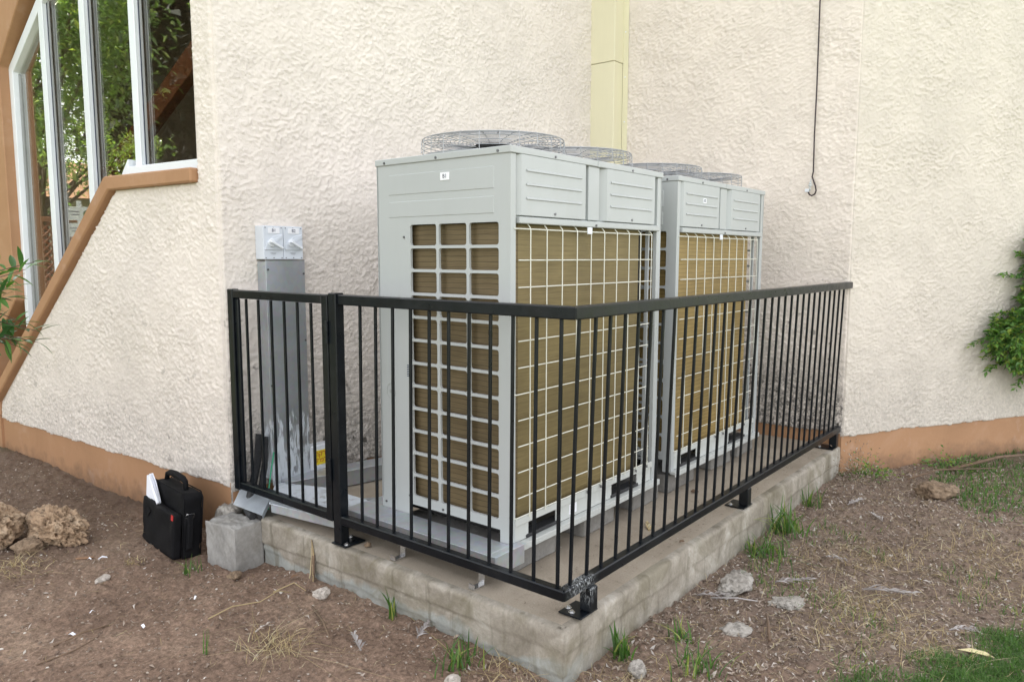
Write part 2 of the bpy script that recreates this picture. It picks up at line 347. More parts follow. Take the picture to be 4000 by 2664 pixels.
# ------------------------------------------------------------------ mesh helpers
class MB:
    def __init__(s): s.v = []; s.f = []; s.mi = []
    def add(s, vs_, fs, mi=0):
        o = len(s.v); s.v += [tuple(v) for v in vs_]; s.f += [tuple(i+o for i in f) for f in fs]; s.mi += [mi]*len(fs)
    def box(s, x0, x1, y0, y1, z0, z1, mi=0, T=None):
        v = [(x0,y0,z0),(x1,y0,z0),(x1,y1,z0),(x0,y1,z0),(x0,y0,z1),(x1,y0,z1),(x1,y1,z1),(x0,y1,z1)]
        if T is not None: v = [tuple(T @ Vector(q)) for q in v]
        s.add(v, [(3,2,1,0),(4,5,6,7),(0,1,5,4),(1,2,6,5),(2,3,7,6),(3,0,4,7)], mi)
    def prism(s, poly, a, b, ax='z', mi=0, T=None):
        def P(p, h): return (p[0],p[1],h) if ax == 'z' else ((p[0],h,p[1]) if ax == 'y' else (h,p[0],p[1]))
        n = len(poly); v = [P(p, a) for p in poly]+[P(p, b) for p in poly]
        if T is not None: v = [tuple(T @ Vector(q)) for q in v]
        s.add(v, [tuple(range(n))[::-1], tuple(range(n, 2*n))]+[(i, (i+1) % n, n+(i+1) % n, n+i) for i in range(n)], mi)
    def tube(s, pts, r, seg=6, mi=0, caps=True, closed=False):
        pts = [Vector(p) for p in pts]; n = len(pts); rs = r if hasattr(r, '__len__') else [r]*n
        o = len(s.v); prev = None
        for i, p in enumerate(pts):
            if closed: t = pts[(i+1) % n]-pts[i-1]
            else: t = pts[min(i+1, n-1)]-pts[max(i-1, 0)]
            t.normalize()
            a = Vector((0,0,1)) if abs(t.z) < .9 else Vector((1,0,0))
            if prev is not None: a = prev
            u = t.cross(a)
            if u.length < 1e-6: u = t.cross(Vector((0,1,0)))
            u.normalize(); w_ = u.cross(t).normalized(); prev = w_
            for k in range(seg):
                q = 2*math.pi*k/seg; s.v.append(tuple(p+(u*math.cos(q)+w_*math.sin(q))*rs[i]))
        m = n if closed else n-1
        for i in range(m):
            j = (i+1) % n
            for k in range(seg):
                k2 = (k+1) % seg; s.f.append((o+i*seg+k, o+i*seg+k2, o+j*seg+k2, o+j*seg+k)); s.mi.append(mi)
        if caps and not closed:
            s.f.append(tuple(o+k for k in range(seg))[::-1]); s.f.append(tuple(o+(n-1)*seg+k for k in range(seg))); s.mi += [mi, mi]
    def cyl(s, c, r, h, seg=12, ax='z', mi=0):
        c = Vector(c); d = {'x': Vector((1,0,0)), 'y': Vector((0,1,0)), 'z': Vector((0,0,1))}[ax]
        s.tube([c, c+d*h], r, seg, mi)
    def mesh(s, name, mats, bevel=0, smooth=False, bseg=1):
        me = bpy.data.meshes.new(name); me.from_pydata(s.v, [], s.f)
        mats = mats if isinstance(mats, (list, tuple)) else [mats]
        for m in mats: me.materials.append(m)
        if any(s.mi): me.polygons.foreach_set('material_index', s.mi)
        b = bmesh.new(); b.from_mesh(me); bmesh.ops.recalc_face_normals(b, faces=b.faces)
        if bevel:
            es = [e for e in b.edges if len(e.link_faces) == 2 and e.calc_face_angle() > .5]
            bmesh.ops.bevel(b, geom=es, offset=bevel, segments=bseg, affect='EDGES', profile=.6)
        b.to_mesh(me); b.free()
        if smooth: me.polygons.foreach_set('use_smooth', [True]*len(me.polygons))
        me.update(); return me
    def build(s, name, mats, parent=None, **kw):
        return link(name, s.mesh(name, mats, **kw), parent)
def link(name, me, parent=None, loc=None):
    o = bpy.data.objects.new(name, me); C.objects.link(o)
    if parent is not None: o.parent = parent
    if loc is not None: o.location = loc
    return o
def tag(o, label=None, cat=None, group=None, kind=None):
    if label: o['label'] = label
    if cat: o['category'] = cat
    if group: o['group'] = group
    if kind: o['kind'] = kind
    return o
def empty(name, loc=(0,0,0), rz=0, label=None, cat=None, group=None):
    o = bpy.data.objects.new(name, None); C.objects.link(o); o.location = loc; o.rotation_euler = (0,0,rz)
    o.empty_display_size = .05
    return tag(o, label, cat, group)
def copy_tree(o, parent=None, top=True):
    c = o.copy(); C.objects.link(c)
    if parent is not None: c.parent = parent
    for ch in list(o.children): copy_tree(ch, c, False)
    return c
def box(name, mat, parent, *b, bevel=.002, T=None):
    m = MB(); m.box(*b, T=T); return m.build(name, mat, parent, bevel=bevel)
def text(name, body, size, mat, parent, M4, th=.0004):
    cu = bpy.data.curves.new('t', 'FONT'); cu.body = body; cu.size = size; cu.align_x = 'CENTER'; cu.align_y = 'CENTER'; cu.extrude = th; cu.resolution_u = 3
    to = bpy.data.objects.new('t', cu); C.objects.link(to); dg = bpy.context.evaluated_depsgraph_get()
    me = bpy.data.meshes.new_from_object(to.evaluated_get(dg)); bpy.data.objects.remove(to); bpy.data.curves.remove(cu)
    me.transform(M4); me.materials.clear(); me.materials.append(mat); me.name = name
    return link(name, me, parent)
def face_T(o, right, up):
    r = Vector(right).normalized(); u = Vector(up).normalized(); n_ = r.cross(u)
    m = Matrix((r, u, n_)).transposed().to_4x4(); m.translation = Vector(o); return m
def grid_mesh(name, X, Y, Z, mat, mask=None, smooth=True):
    """X,Y,Z 2-D arrays of points; mask marks quads to keep"""
    ny, nx = X.shape; idx = np.arange(nx*ny).reshape(ny, nx)
    q = np.stack([idx[:-1,:-1], idx[:-1,1:], idx[1:,1:], idx[1:,:-1]], -1)
    q = q[mask] if mask is not None else q.reshape(-1, 4)
    used = np.unique(q); rm = np.full(nx*ny, -1); rm[used] = np.arange(len(used)); q = rm[q]
    co_ = np.stack([X.ravel(), Y.ravel(), Z.ravel()], -1)[used]
    me = bpy.data.meshes.new(name); me.vertices.add(len(co_)); me.vertices.foreach_set('co', co_.ravel())
    me.loops.add(q.size); me.loops.foreach_set('vertex_index', q.ravel().astype(np.int32))
    me.polygons.add(len(q)); me.polygons.foreach_set('loop_start', (np.arange(len(q))*4).astype(np.int32))
    me.polygons.foreach_set('use_smooth', np.full(len(q), smooth))
    me.materials.append(mat); me.update(calc_edges=True); me.validate(); return me

# ================================================================== GROUND
def gz(x, y):
    x = np.asarray(x, float); y = np.asarray(y, float)
    z = -.20+.035*(fbm(x*1.1, y*1.1, 3, 3)-.5)+.022*(fbm(x*6, y*6, 8, 3)-.5)
    z = z+.06*sst(2.6, 5.2, y)                                   # rises toward the far left
    z = z-.03*sst(.6, 1.6, x)*(1-sst(1.5, 3.2, x))
    z = z-.058*np.exp(-(((x+.12)/.30)**2+((y-1.93)/.42)**2))
    far = sst(4, 14, np.hypot(x, y-1)); z = z*(1-far)+far*(-.2)
    near = 1-sst(3.5, 6, np.hypot(x-.6, y-.6))
    c = fbm(x*28, y*28, 21, 3); z = z+near*(.012*(c-.5)+.010*sst(.58, .74, vn(x*34, y*34, 5)))
    return z
def axis(lo, hi, st, far):
    a = list(np.arange(lo, hi+st/2, st)); k = st
    while a[-1] < far: k *= 1.35; a.append(a[-1]+k)
    k = st
    while a[0] > -far: k *= 1.35; a.insert(0, a[0]-k)
    return np.array(a)
gx, gy = axis(-2.0, 5.4, .0155, 300), axis(-1.6, 5.3, .0155, 300)
GX, GY = np.meshgrid(gx, gy); GZ = gz(GX, GY)
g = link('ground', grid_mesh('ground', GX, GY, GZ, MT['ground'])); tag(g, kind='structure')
def gzs(x, y): return float(gz(np.array([x]), np.array([y]))[0])

# ================================================================== BUILDING
A0 = Vector((.03, 2.2, 0))
B = empty('building', (0, 0, 0), 0, 'rough cream plastered building with terracotta base band and tall angular window', 'building')
TOP = 6.0
class Wall:
    def __init__(s, A, d, n_): s.A = np.array(A, float); s.d = np.array(d, float)/np.hypot(*d); s.n = np.array(n_, float)
    def P(s, t, z, off=0):
        t = np.asarray(t, float); return s.A[0]+s.d[0]*t+s.n[0]*off, s.A[1]+s.d[1]*t+s.n[1]*off, np.asarray(z)+0*t
    def T(s):  # local (t along, out along normal, z up)
        m = Matrix(((s.d[0], s.n[0], 0, s.A[0]), (s.d[1], s.n[1], 0, s.A[1]), (0,0,1,0), (0,0,0,1))); return m
WL = Wall((.03, 2.2), (-.0517, .9987), (-.9987, -.0517))
WB = Wall((.03, 2.2), (.9986, -.0523), (-.0523, -.9986))
WI = Wall((3.38, 2.0246), (0, -1), (-1, 0))
dR = Vector((.857, -.515)).normalized()
WR = Wall((3.38, 0), (dR.x, dR.y), (dR.y, -dR.x))
if WR.n[1] > 0: WR.n = -WR.n

def stucco_h(t, z, seed):
    wx = t*1.0+.02*(fbm(t*9, z*9, seed+50, 2)-.5)*2; wz = z+.02*(fbm(t*9+31, z*9+7, seed+60, 2)-.5)*2
    a = fbm(wx*56, wz*84, seed, 2, .65)                           # flattened dabs
    r = 1-np.abs(2*fbm(wx*30, wz*46, seed+10, 2, .55)-1)         # trowel ridges
    b = sst(.47, .57, a); rg = sst(.86, .97, r)
    big = fbm(t*3, z*3, seed+30, 3)-.5; mod = .45+1.3*fbm(t*3+9, z*4, seed+40, 3)**1.3
    tr_ = sst(.90, .985, r)*sst(.35, .6, fbm(t*13+3, z*17, seed+70, 2))
    return mod*(.0034*sst(.52, .62, a)+.0024*tr_+.0030*(a-.5))+.012*big
def stucco(wl, poly_fn, t0, t1, z0, z1, st, seed, mat, off=.012, dark=0):
    t = np.arange(t0, t1+st*.5, st); z = np.arange(z0, z1+st*.5, st); T_, Z_ = np.meshgrid(t, z)
    tc, zc = (T_[:-1,:-1]+T_[1:,1:])/2, (Z_[:-1,:-1]+Z_[1:,1:])/2
    mk = poly_fn(tc, zc) if poly_fn else np.ones(tc.shape, bool)
    h = off+stucco_h(T_, Z_, seed)
    cnt = np.zeros(T_.shape)
    for a, b_ in ((0,0),(0,1),(1,0),(1,1)):
        cnt[a:a+mk.shape[0], b_:b_+mk.shape[1]] += mk
    h = np.where(cnt < 4, -.004, h)
    X_, Y_, ZZ = wl.P(T_, Z_, 0); X_ = X_+wl.n[0]*h; Y_ = Y_+wl.n[1]*h
    return link('stucco_coat', grid_mesh('stucco_coat', X_, Y_, Z_, mat, mk), B)
def rag(t, seed): return .012*(fbm(t*9, t*0+.3, seed, 3)-.5)*2
def slope_z(y): return 1.70-(y-3.22)*.79                          # underside of the sloping ledge in wall coordinates
def left_region(t, z):
    y = t+2.2; bottom = z > .082+rag(t, 71)
    under = np.where(y < 3.2, z < 1.705, z < slope_z(y))
    jamb = y < 2.365+rag(z, 72)*.3
    upper = (z > 4.12) & (y < 4.2)
    return bottom & (under | jamb | upper) & (y < 5.12)
ST = .0068
stucco(WL, left_region, 0, 2.95, .06, 3.5, ST, 100, MT['stucco_left'])
stucco(WB, lambda t, z: z > .05+rag(t, 73), 0, 3.36, .03, 3.5, ST, 200, MT['stucco_back'])
stucco(WI, lambda t, z: z > .085+rag(t, 74), 0, 2.03, .05, 3.5, ST, 300, MT['stucco_inner'])
stucco(WR, lambda t, z: z > .075+rag(t, 75)*1.6, -.006, 2.3, .04, 3.3, ST, 400, MT['stucco_right'])
stucco(WR, None, 2.296, 6.2, .08, 6, .04, 400, MT['stucco_right'])
stucco(WL, lambda t, z: (t < .17) | (z > 4.05), 0, 2.95, 3.49, 6, .04, 100, MT['stucco_left'])
stucco(WB, None, 0, 3.35, 3.49, 6, .04, 200, MT['stucco_back'])
stucco(WI, None, 0, 2.02, 3.49, 6, .04, 300, MT['stucco_inner'])
stucco(WR, None, 0, 2.3, 3.29, 6, .04, 400, MT['stucco_right'])
def wbox(name, wl, t0, t1, o0, o1, z0, z1, mat, bevel=0, parent=B):
    m = MB(); m.box(t0, t1, o0, o1, z0, z1, T=wl.T()); return m.build(name, mat, parent, bevel=bevel)
def wprism(name, wl, poly, o0, o1, mat, bevel=0, parent=B):
    m = MB(); m.prism(poly, o0, o1, 'y', T=wl.T()); return m.build(name, mat, parent, bevel=bevel)
# masonry behind the plaster; plinths in terracotta paint show below it
wprism('wall', WL, [(0, .11), (2.93, .11), (2.93, .22), (1.02, 1.72), (0.165, 1.72), (.165, 6), (0, 6)], -.22, 0, MT['stucco_left'])
wprism('wall', WL, [(.165, 4.0), (.8, 4.0), (2.93, 2.55), (2.93, 6), (.165, 6)], -.22, -.001, MT['stucco_left'])
wbox('plinth', WL, .0, 2.93, -.2, .002, -.6, .108, MT['terra'])
wbox('wall', WB, 0.0, 3.37, -.22, 0, -.5, 6, MT['stucco_back'])
wbox('plinth', WB, 0.01, 3.36, .001, .003, -.1, .10, MT['terra'])
wbox('wall', WI, 0, 2.02, -.22, 0, .1, 6, MT['stucco_inner'])
wbox('plinth', WI, 0, 2.024, -.2, .002, -.6, .099, MT['terra'])
wbox('wall', WR, 0.0, 6.2, -.22, 0, .11, 6, MT['stucco_right'])
wbox('plinth', WR, 0.0, 6.2, -.2, .003, -.6, .109, MT['terra'])
# far sides and roof close the volume; added unseen opening lights the room
e0 = WL.P(3.0, 0, -.1); e1 = WR.P(6.2, 0, -.1)
def seg_wall(p, q):
    d = (q[0]-p[0], q[1]-p[1]); L = math.hypot(*d); wl = Wall(p, d, (d[1]/L, -d[0]/L))
    return wbox('wall', wl, 0, L, -.2, 0, -.5, 6, MT['stucco_left'])
seg_wall((float(e1[0]), float(e1[1])), (9.2, 1.5)); seg_wall((9.2, 1.5), (7.5, 7.6)); seg_wall((7.5, 7.6), (4.4, 7.75)); seg_wall((3.1, 7.82), (1.6, 7.9)); wl_ = Wall((4.4, 7.75), (-1.3, .07), (.05, 1)); wbox('wall', wl_, .001, 1.3, -.2, 0, -.5, .9, MT['stucco_left']); wbox('wall', wl_, .001, 1.3, -.2, 0, 2.9, 6, MT['stucco_left']); seg_wall((1.6, 7.9), (-.02, 5.45))
rf = MB(); rf.prism([(-.35, 5.3), (-.2, 2.05), (3.2, 1.85), (3.2, -.15), (float(e1[0])+.1, float(e1[1])-.25), (9.5, 1.5), (7.7, 7.9), (1.5, 8.2)], 6.0, 6.22)
rf.build('roof', MT['terra'], B)
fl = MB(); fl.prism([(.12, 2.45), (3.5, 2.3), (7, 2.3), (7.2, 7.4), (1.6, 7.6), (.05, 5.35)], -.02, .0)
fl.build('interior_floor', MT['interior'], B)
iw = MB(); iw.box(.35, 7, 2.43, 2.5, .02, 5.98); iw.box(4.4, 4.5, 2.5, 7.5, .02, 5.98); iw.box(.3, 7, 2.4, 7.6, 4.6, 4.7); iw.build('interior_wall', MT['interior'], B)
def beam(name, p, q, w_, h, mat, parent):
    p, q = Vector(p), Vector(q); L = (q-p).length
    T = face_T(p, q-p, (0,0,1)) if abs((q-p).normalized().z) < .95 else face_T(p, q-p, (0,1,0))
    x = (q-p).normalized(); y_ = Vector((1,0,0)); zz = x.cross(y_).normalized(); y_ = zz.cross(x)
    T = Matrix((x, y_, zz)).transposed().to_4x4(); T.translation = p
    m = MB(); m.box(0, L, -w_/2, w_/2, -h/2, h/2, T=T); return m.build(name, mat, parent, bevel=.004)
beam('timber_brace', (.7, 2.6, 3.15), (.7, 5.3, 1.78), .08, .17, MT['brown_wood'], B)
beam('timber_brace', (1.5, 2.6, 1.9), (1.5, 5.3, 1.85), .08, .22, MT['brown_wood'], B)
beam('timber_post', (.22, 5.32, 0), (.22, 5.32, 4.5), .1, .13, MT['brown_wood'], B)
beam('timber_post', (1.5, 3.9, 0), (1.5, 3.9, 1.8), .1, .14, MT['brown_wood'], B)
# terracotta pier at the far end of the wall and trim above the window
wprism('pier', WL, [(2.52, 1.0), (2.93, .66), (2.93, .109), (3.0, .109), (3.0, 3.4), (2.0, 4.05), (2.0, 3.12), (2.52, 2.62)], -.18, .02, MT['terra'], .006)
wprism('pier', WL, [(2.931, -.6), (3.0, -.6), (3.0, .107), (2.931, .107)], -.18, .02, MT['terra'])
wprism('window_trim', WL, [(2.07, 3.14), (2.07, 4.1), (.85, 4.1), (.165, 4.1), (.165, 3.95), (.8, 3.95), (1.9, 3.14)], -.1, .03, MT['terra'], .006)
# ledge: flat sill then slope
lp = [(.165, 1.70), (1.035, 1.70), (2.93, .215), (2.93, .31), (1.075, 1.782), (.165, 1.775)]
wprism('sill', WL, lp, -.16, .055, MT['terra'], .008)
# glazing
win = bpy.data.objects.new('window', None); C.objects.link(win); win.parent = B
def fr(poly, name='mullion', o0=-.10, o1=-.04, mat='frame', bevel=.003): return wprism(name, WL, poly, o0, o1, MT[mat], bevel, win)
for t in (1.98, 1.43, .85):
    zb = 1.79 if t < 1.0 else 1.79-(t-1.05)*.79-.03
    zt_ = 3.90 if t < .9 else 3.90-(t-.85)*.69
    def strip(a, b_, nm, o0, o1, mt, bv=.0): fr([(t+a, zb+.02), (t+b_, zb-.02), (t+b_, zt_), (t+a, zt_+.03)], nm, o0, o1, mt, bv)
    strip(-.022, .030, 'mullion', -.082, -.052, 'frame', .002)
    strip(-.030, .034, 'mullion_cover', -.0515, -.044, 'frame', .002)
    strip(-.031, -.0225, 'seal', -.0805, -.074, 'seal'); strip(-.052, -.0315, 'glazing_bead', -.0805, -.076, 'bead')
fr([(2.49, .62), (2.53, .60), (2.53, 2.62), (2.46, 2.60)], 'frame_member', -.10, -.045)
fr([(2.455, .69), (2.4895, .66), (2.459, 2.58), (2.43, 2.56)], 'glazing_bead', -.098, -.08, 'bead', 0)
fr([(2.53, 2.62), (2.46, 2.585), (.80, 3.80), (.80, 3.90)], 'frame_member', -.10, -.046)
fr([(.166, 1.776), (.93, 1.782), (.93, 1.835), (.166, 1.828)], 'frame_member', -.098, -.02)
fr([(.93, 1.783), (1.02, 1.783), (.93, 1.88)], 'frame_member', -.098, -.021)
# glass: tinted panes
m, n, b = nt('window_glass'); n.nodes.remove(b)
fr_ = N(n, 'ShaderNodeFresnel'); gb_ = N(n, 'ShaderNodeNewGeometry'); n.links.new(math_(n, 'MULTIPLY_ADD', gb_.outputs['Backfacing'], -.8333, 1.5), fr_.inputs[0])
gls = N(n, 'ShaderNodeBsdfGlossy'); gls.inputs['Roughness'].default_value = 0.0; gls.inputs[0].default_value = (.97, .98, .95, 1)
tr = N(n, 'ShaderNodeBsdfTransparent'); tr.inputs[0].default_value = (.86, .85, .82, 1)
mx = N(n, 'ShaderNodeMixShader'); n.links.new(math_(n, 'MINIMUM', math_(n, 'MULTIPLY', fr_.outputs[0], 2.3), 1.0), mx.inputs[0])
n.links.new(tr.outputs[0], mx.inputs[1]); n.links.new(gls.outputs[0], mx.inputs[2]); n.links.new(mx.outputs[0], n.nodes['Material Output'].inputs[0])
MT['glass'] = m
for a, b_ in ((.0, .82), (.88, 1.40), (1.46, 1.95), (2.01, 2.47)):
    a2 = max(a, .02)
    lo = lambda t: 1.75 if t < 1.05 else 1.76-(t-1.06)*.79
    hi = lambda t: 3.95 if t < .85 else 3.93-(t-.82)*.78
    wprism('pane', WL, [(a2, lo(a2)), (b_, lo(b_)), (b_, hi(b_)), (a2, hi(a2))], -.092, -.086, MT['glass'], 0, win)

# ================================================================== SLAB
SL = empty('concrete_slab', (0,0,0), 0, 'raised board-marked concrete slab under both outdoor units', 'concrete slab')
def slab_edge():
    path = []                                                    # (x, y, nx, ny)
    st = .012
    for y in np.arange(1.86, .0, -st): path.append((0, y, -1, 0, 1.86-y))
    path.append((0, 0, -1, -1, 1.86))
    for x in np.arange(st, 3.372, st): path.append((x, 0, 0, -1, 1.86+x))
    P = np.array(path)
    prof = [(.035, 0), (.02, -.0005), (.010, -.002), (.003, -.006), (0, -.012), (0, -.02)]+[(0, -.02-.0085*k) for k in range(1, 42)]
    inn = np.array([p[0] for p in prof]); zz = np.array([p[1] for p in prof])
    S, Zg = np.meshgrid(P[:, 4], zz); I = np.repeat(inn[:, None], len(P), 1)
    NX = np.repeat(P[None, :, 2], len(prof), 0); NY = np.repeat(P[None, :, 3], len(prof), 0)
    line = np.where(S < 1.86, -.135+.055*(S/1.86), -.095-.02*(S-1.86)/3.4)+.006*(fbm(S*3, S*0, 44, 2)-.5)
    course = sst(-.004, .004, Zg-line); groove = np.exp(-((Zg-line)/.0035)**2)
    jt = 0
    for s0 in (.63, 1.18, 1.86+.13, 1.86+.165, 1.86+.98, 1.86+2.05): jt = jt+np.exp(-((S-s0-.006*(fbm(Zg*14, Zg*0+s0, 45, 2)-.5)*2)/.007)**2)
    low = sst(-.165, -.175, Zg-.02*(fbm(S*4, S*0+3, 46, 3)-.5)*2)*(S < 1.9)
    gm = fbm(S*2.1, S*0+7, 49, 3)
    D = .007*course*(.4+gm)-.012*groove*sst(.38, .6, gm)-.007*np.clip(jt, 0, 1)-.006*low+.006*(fbm(S*2.3, Zg*5, 41, 4)-.5)+.003*(fbm(S*40, Zg*40, 42, 2)-.5)
    edge = np.exp(-(Zg/.022)**2)*(fbm(S*9, S*0+5, 47, 5, .6)-.45)*.030
    D = D-np.clip(edge, -.002, 1)
    D = D*np.where(I > .012, .2, 1)
    X_ = P[None, :, 0]-NX*I+NX*D; Y_ = P[None, :, 1]-NY*I+NY*D
    Zo = Zg-np.where(Zg > -.015, np.clip(edge, 0, 1)*.5, 0)*(I < .03)
    me = grid_mesh('edge', X_, Y_, Zo, MT['slabside']); link('edge', me, SL)
slab_edge()
sx = np.arange(.034, 3.39, .02); sy = np.arange(.034, 2.24, .02); SX, SY = np.meshgrid(sx, sy)
SZ = -.0004+.004*(fbm(SX*3, SY*3, 61, 3)-.5)*sst(.0, .1, SX-.03)*sst(.0, .1, SY-.03)+.0012*(fbm(SX*40, SY*40, 62, 2)-.5)
ck = (SX[:-1,:-1] > .2) | (SY[:-1,:-1] < 1.83)
link('top', grid_mesh('top', SX, SY, SZ, MT['slabtop'], ck), SL)
mm = MB(); mm.prism([(.01, .01), (3.37, .01), (3.37, 2.0), (.15, 2.15), (.01, 1.853)], -.5, -.012); mm.build('core', MT['slab'], SL)

# rough concrete cube at the end of the slab
def rough_box(name, dims, mat, loc, rz, label=None, cat=None, amp=.004, cut=.012, group=None, jag=0, seed=0, parent=None):
    bm = bmesh.new(); bmesh.ops.create_cube(bm, size=1); bmesh.ops.scale(bm, vec=dims, verts=bm.verts)
    bmesh.ops.translate(bm, vec=(0, 0, dims[2]/2), verts=bm.verts)
    n_ = max(2, int(max(dims)/cut)); bmesh.ops.subdivide_edges(bm, edges=bm.edges, cuts=n_, use_grid_fill=True)
    cc = np.array([v.co[:] for v in bm.verts]); d1 = (fbm(cc[:,0]*35+cc[:,2]*21, cc[:,1]*35-cc[:,2]*17, 80+seed, 3)-.5)*2*amp
    d2 = (fbm(cc[:,0]*30+5, cc[:,1]*30+cc[:,2]*25, 83+seed, 3)-.5)*2*amp
    bm.normal_update()
    for i, v in enumerate(bm.verts):
        k = v.normal*d1[i]; v.co += k
        hx = abs(v.co.x)/(dims[0]/2) > .93; hy = abs(v.co.y)/(dims[1]/2) > .93; hz = v.co.z > dims[2]*.97
        if hx+hy+hz >= 2: v.co -= Vector((v.co.x, v.co.y, v.co.z-dims[2]/2)).normalized()*abs(d2[i])*1.3
        if jag and hz: v.co.z += d2[i]*jag
    me = bpy.data.meshes.new(name); bm.to_mesh(me); bm.free(); me.materials.append(mat)
    me.polygons.foreach_set('use_smooth', [True]*len(me.polygons))
    o = link(name, me, parent, loc); o.rotation_euler = (0,0,rz); return tag(o, label, cat, group)
rough_box('concrete_block', (.168, .235, .33), MT['block'], (-.092, 1.972, -.345), R(5), 'cube of grey cast concrete standing on the earth beside the black bag', 'concrete block', .004, .009, jag=2.2)
rough_box('stone_lump', (.10, .12, .17), MT['rockpale'], (.005, 2.17, -.18), R(20), 'crumbled mortar lump under the wall corner behind the concrete cube', 'rubble', .02, .012, seed=3)

# ================================================================== OUTDOOR UNITS
W_, D_ = 1.24, .78
ZB = .105                                                        # world height of the unit's feet
U = empty('outdoor_unit', (.23, .43, ZB), 0, 'nearer grey-green outdoor air conditioning unit, sticker B1 on its end', 'air conditioner', 'air conditioning units on the slab')
def z(w): return w-ZB
def rounded_cell(mb, y0, y1, z0, z1, oy0, oy1, oz0, oz1, r, x, dep):
    """ring between cell rect (y0..z1) and rounded opening, with inner walls; plane x=const"""
    inn = []
    for cx_, cz_, a0 in ((oy1-r, oz1-r, 0), (oy0+r, oz1-r, 90), (oy0+r, oz0+r, 180), (oy1-r, oz0+r, 270)):
        for k in range(4): a = R(a0+k*30); inn.append((cx_+r*math.cos(a), cz_+r*math.sin(a)))
    out = [(y1, z1), (y0, z1), (y0, z0), (y1, z0)]
    v = [(x, a, b_) for a, b_ in out]+[(x, a, b_) for a, b_ in inn]+[(x+dep, a, b_) for a, b_ in inn]
    f = []
    for c in range(4):
        for k in range(3): f.append((c, 4+c*4+k+1, 4+c*4+k))
        nx_ = (c+1) % 4; f.append((c, nx_, 4+nx_*4, 4+c*4+3))
    for k in range(16): k2 = (k+1) % 16; f.append((4+k, 4+k2, 20+k2, 20+k))
    mb.add(v, f)
# end panel (x = 0 face)
ep = MB(); GY0, GY1, GZ0, GZ1 = .061, .566, z(.237), z(1.451)
nc, nr = 3, 12; cw = (GY1-GY0+.015)/nc; ch = (GZ1-GZ0+.016)/nr
cy0 = GY0-.0075; cz0 = GZ0-.008
def quad(mb, x, a, b_, c, d): mb.add([(x, a, c), (x, b_, c), (x, b_, d), (x, a, d)], [(0,1,2,3)])
quad(ep, 0, .002, cy0, z(.125), z(1.716)); quad(ep, 0, cy0+nc*cw, .778, z(.19), z(1.716))
quad(ep, 0, cy0+nc*cw+.02, .778, z(.125), z(.19))
quad(ep, 0, cy0, cy0+nc*cw, cz0+nr*ch, z(1.716)); quad(ep, 0, cy0, cy0+nc*cw, z(.192), cz0)
for i in range(nc):
    for j in range(nr):
        a, b_ = cy0+i*cw, cy0+(i+1)*cw; c, d = cz0+j*ch, cz0+(j+1)*ch
        rounded_cell(ep, a, b_, c, d, a+.0075, b_-.0075, c+.0062, d-.0062, .011, 0, .012)
epo = ep.build('end_panel', MT['ac'], U)
me = epo.data; me.update()
pl_ = MB()
pl_.box(-.0022, .004, .085, .70, z(1.585), z(1.672)); pl_.box(-.0022, .004, .085, .70, z(1.487), z(1.555))
pl_.build('embossed_panel', MT['ac'], U, bevel=.002)
box('panel_edge', MT['ac'], U, .0005, .012, .001, .0025, z(.125), z(1.716), bevel=0)
lb = box('number_sticker', MT['label'], U, -.0045, -.0026, .325, .377, z(1.632), z(1.664), bevel=0)
text('lettering', 'B1', .024, MT['ink'], lb, face_T((-.005, .351, z(1.648)), (0,-1,0), (0,0,1)))
rg = MB(); rg.tube([(-.001, .705+.028*math.cos(a), z(.70)+.036*math.sin(a)) for a in np.linspace(0, 6.283, 25)[:-1]], .0014, 4, closed=True)
rg.cyl((-.004, .705, z(.70)), .009, .005, 10, 'x'); rg.build('knockout_ring', MT['ac_dark'], U)
bs = MB()
for k in range(7): bs.box(-.0015, .0, .583, .598, z(.78)+k*.008, z(.784)+k*.008)
bs.build('barcode_sticker', MT['ink'], U)
def screw(x, y, zz, ax): 
    m = MB()
    if ax == 'x': m.cyl((x, y, zz), .0055, -.004, 8, 'x')
    else: m.cyl((x, y, zz), .0055, -.004, 8, 'y')
    m.build('screw', MT['screw'], U)
for y_, zz in ((.06, 1.727), (.40, 1.727), (.72, 1.727)): screw(-.006, y_, z(zz), 'x')
for y_, zz in ((.605, 1.40), (.38, .207), (.59, .23), (.75, .17)): screw(0, y_, z(zz), 'x')
for x_, zz, y_ in ((.29, 1.727, -.006), (.93, 1.727, -.006), (.29, 1.492, -.006), (.93, 1.492, -.006), (.60, 1.489, .02), (.60, 1.455, -.0125)): screw(x_, y_, z(zz), 'y')
# back and right side
sp_ = MB(); sp_.box(.0, 1.24, .77, .78, z(.19), z(1.715)); sp_.box(1.23, 1.24, .0, .77, z(1.452), z(1.715)); sp_.build('rear_panel', MT['ac'], U)
sb = MB()
for j in range(nr+1): sb.box(1.231, 1.239, .06, .57, cz0+j*ch-.006, cz0+j*ch+.006)
sb.box(1.23, 1.24, .57, .77, z(.19), z(1.452)); sb.build('side_grille', MT['ac'], U)
# corner posts on the long side
po = MB(); po.prism([(0, .0005), (.034, .0005), (.034, .018), (.012, .018), (.012, .03), (0.0005, .03)], z(.125), z(1.716)); po.build('corner_post', MT['ac'], U, bevel=.0015)
po = MB(); po.box(1.196, 1.239, .0, .022, z(.125), z(1.716)); po.box(1.166, 1.176, .03, .05, z(.20), z(1.45)); po.build('corner_post', MT['ac'], U, bevel=.0015)
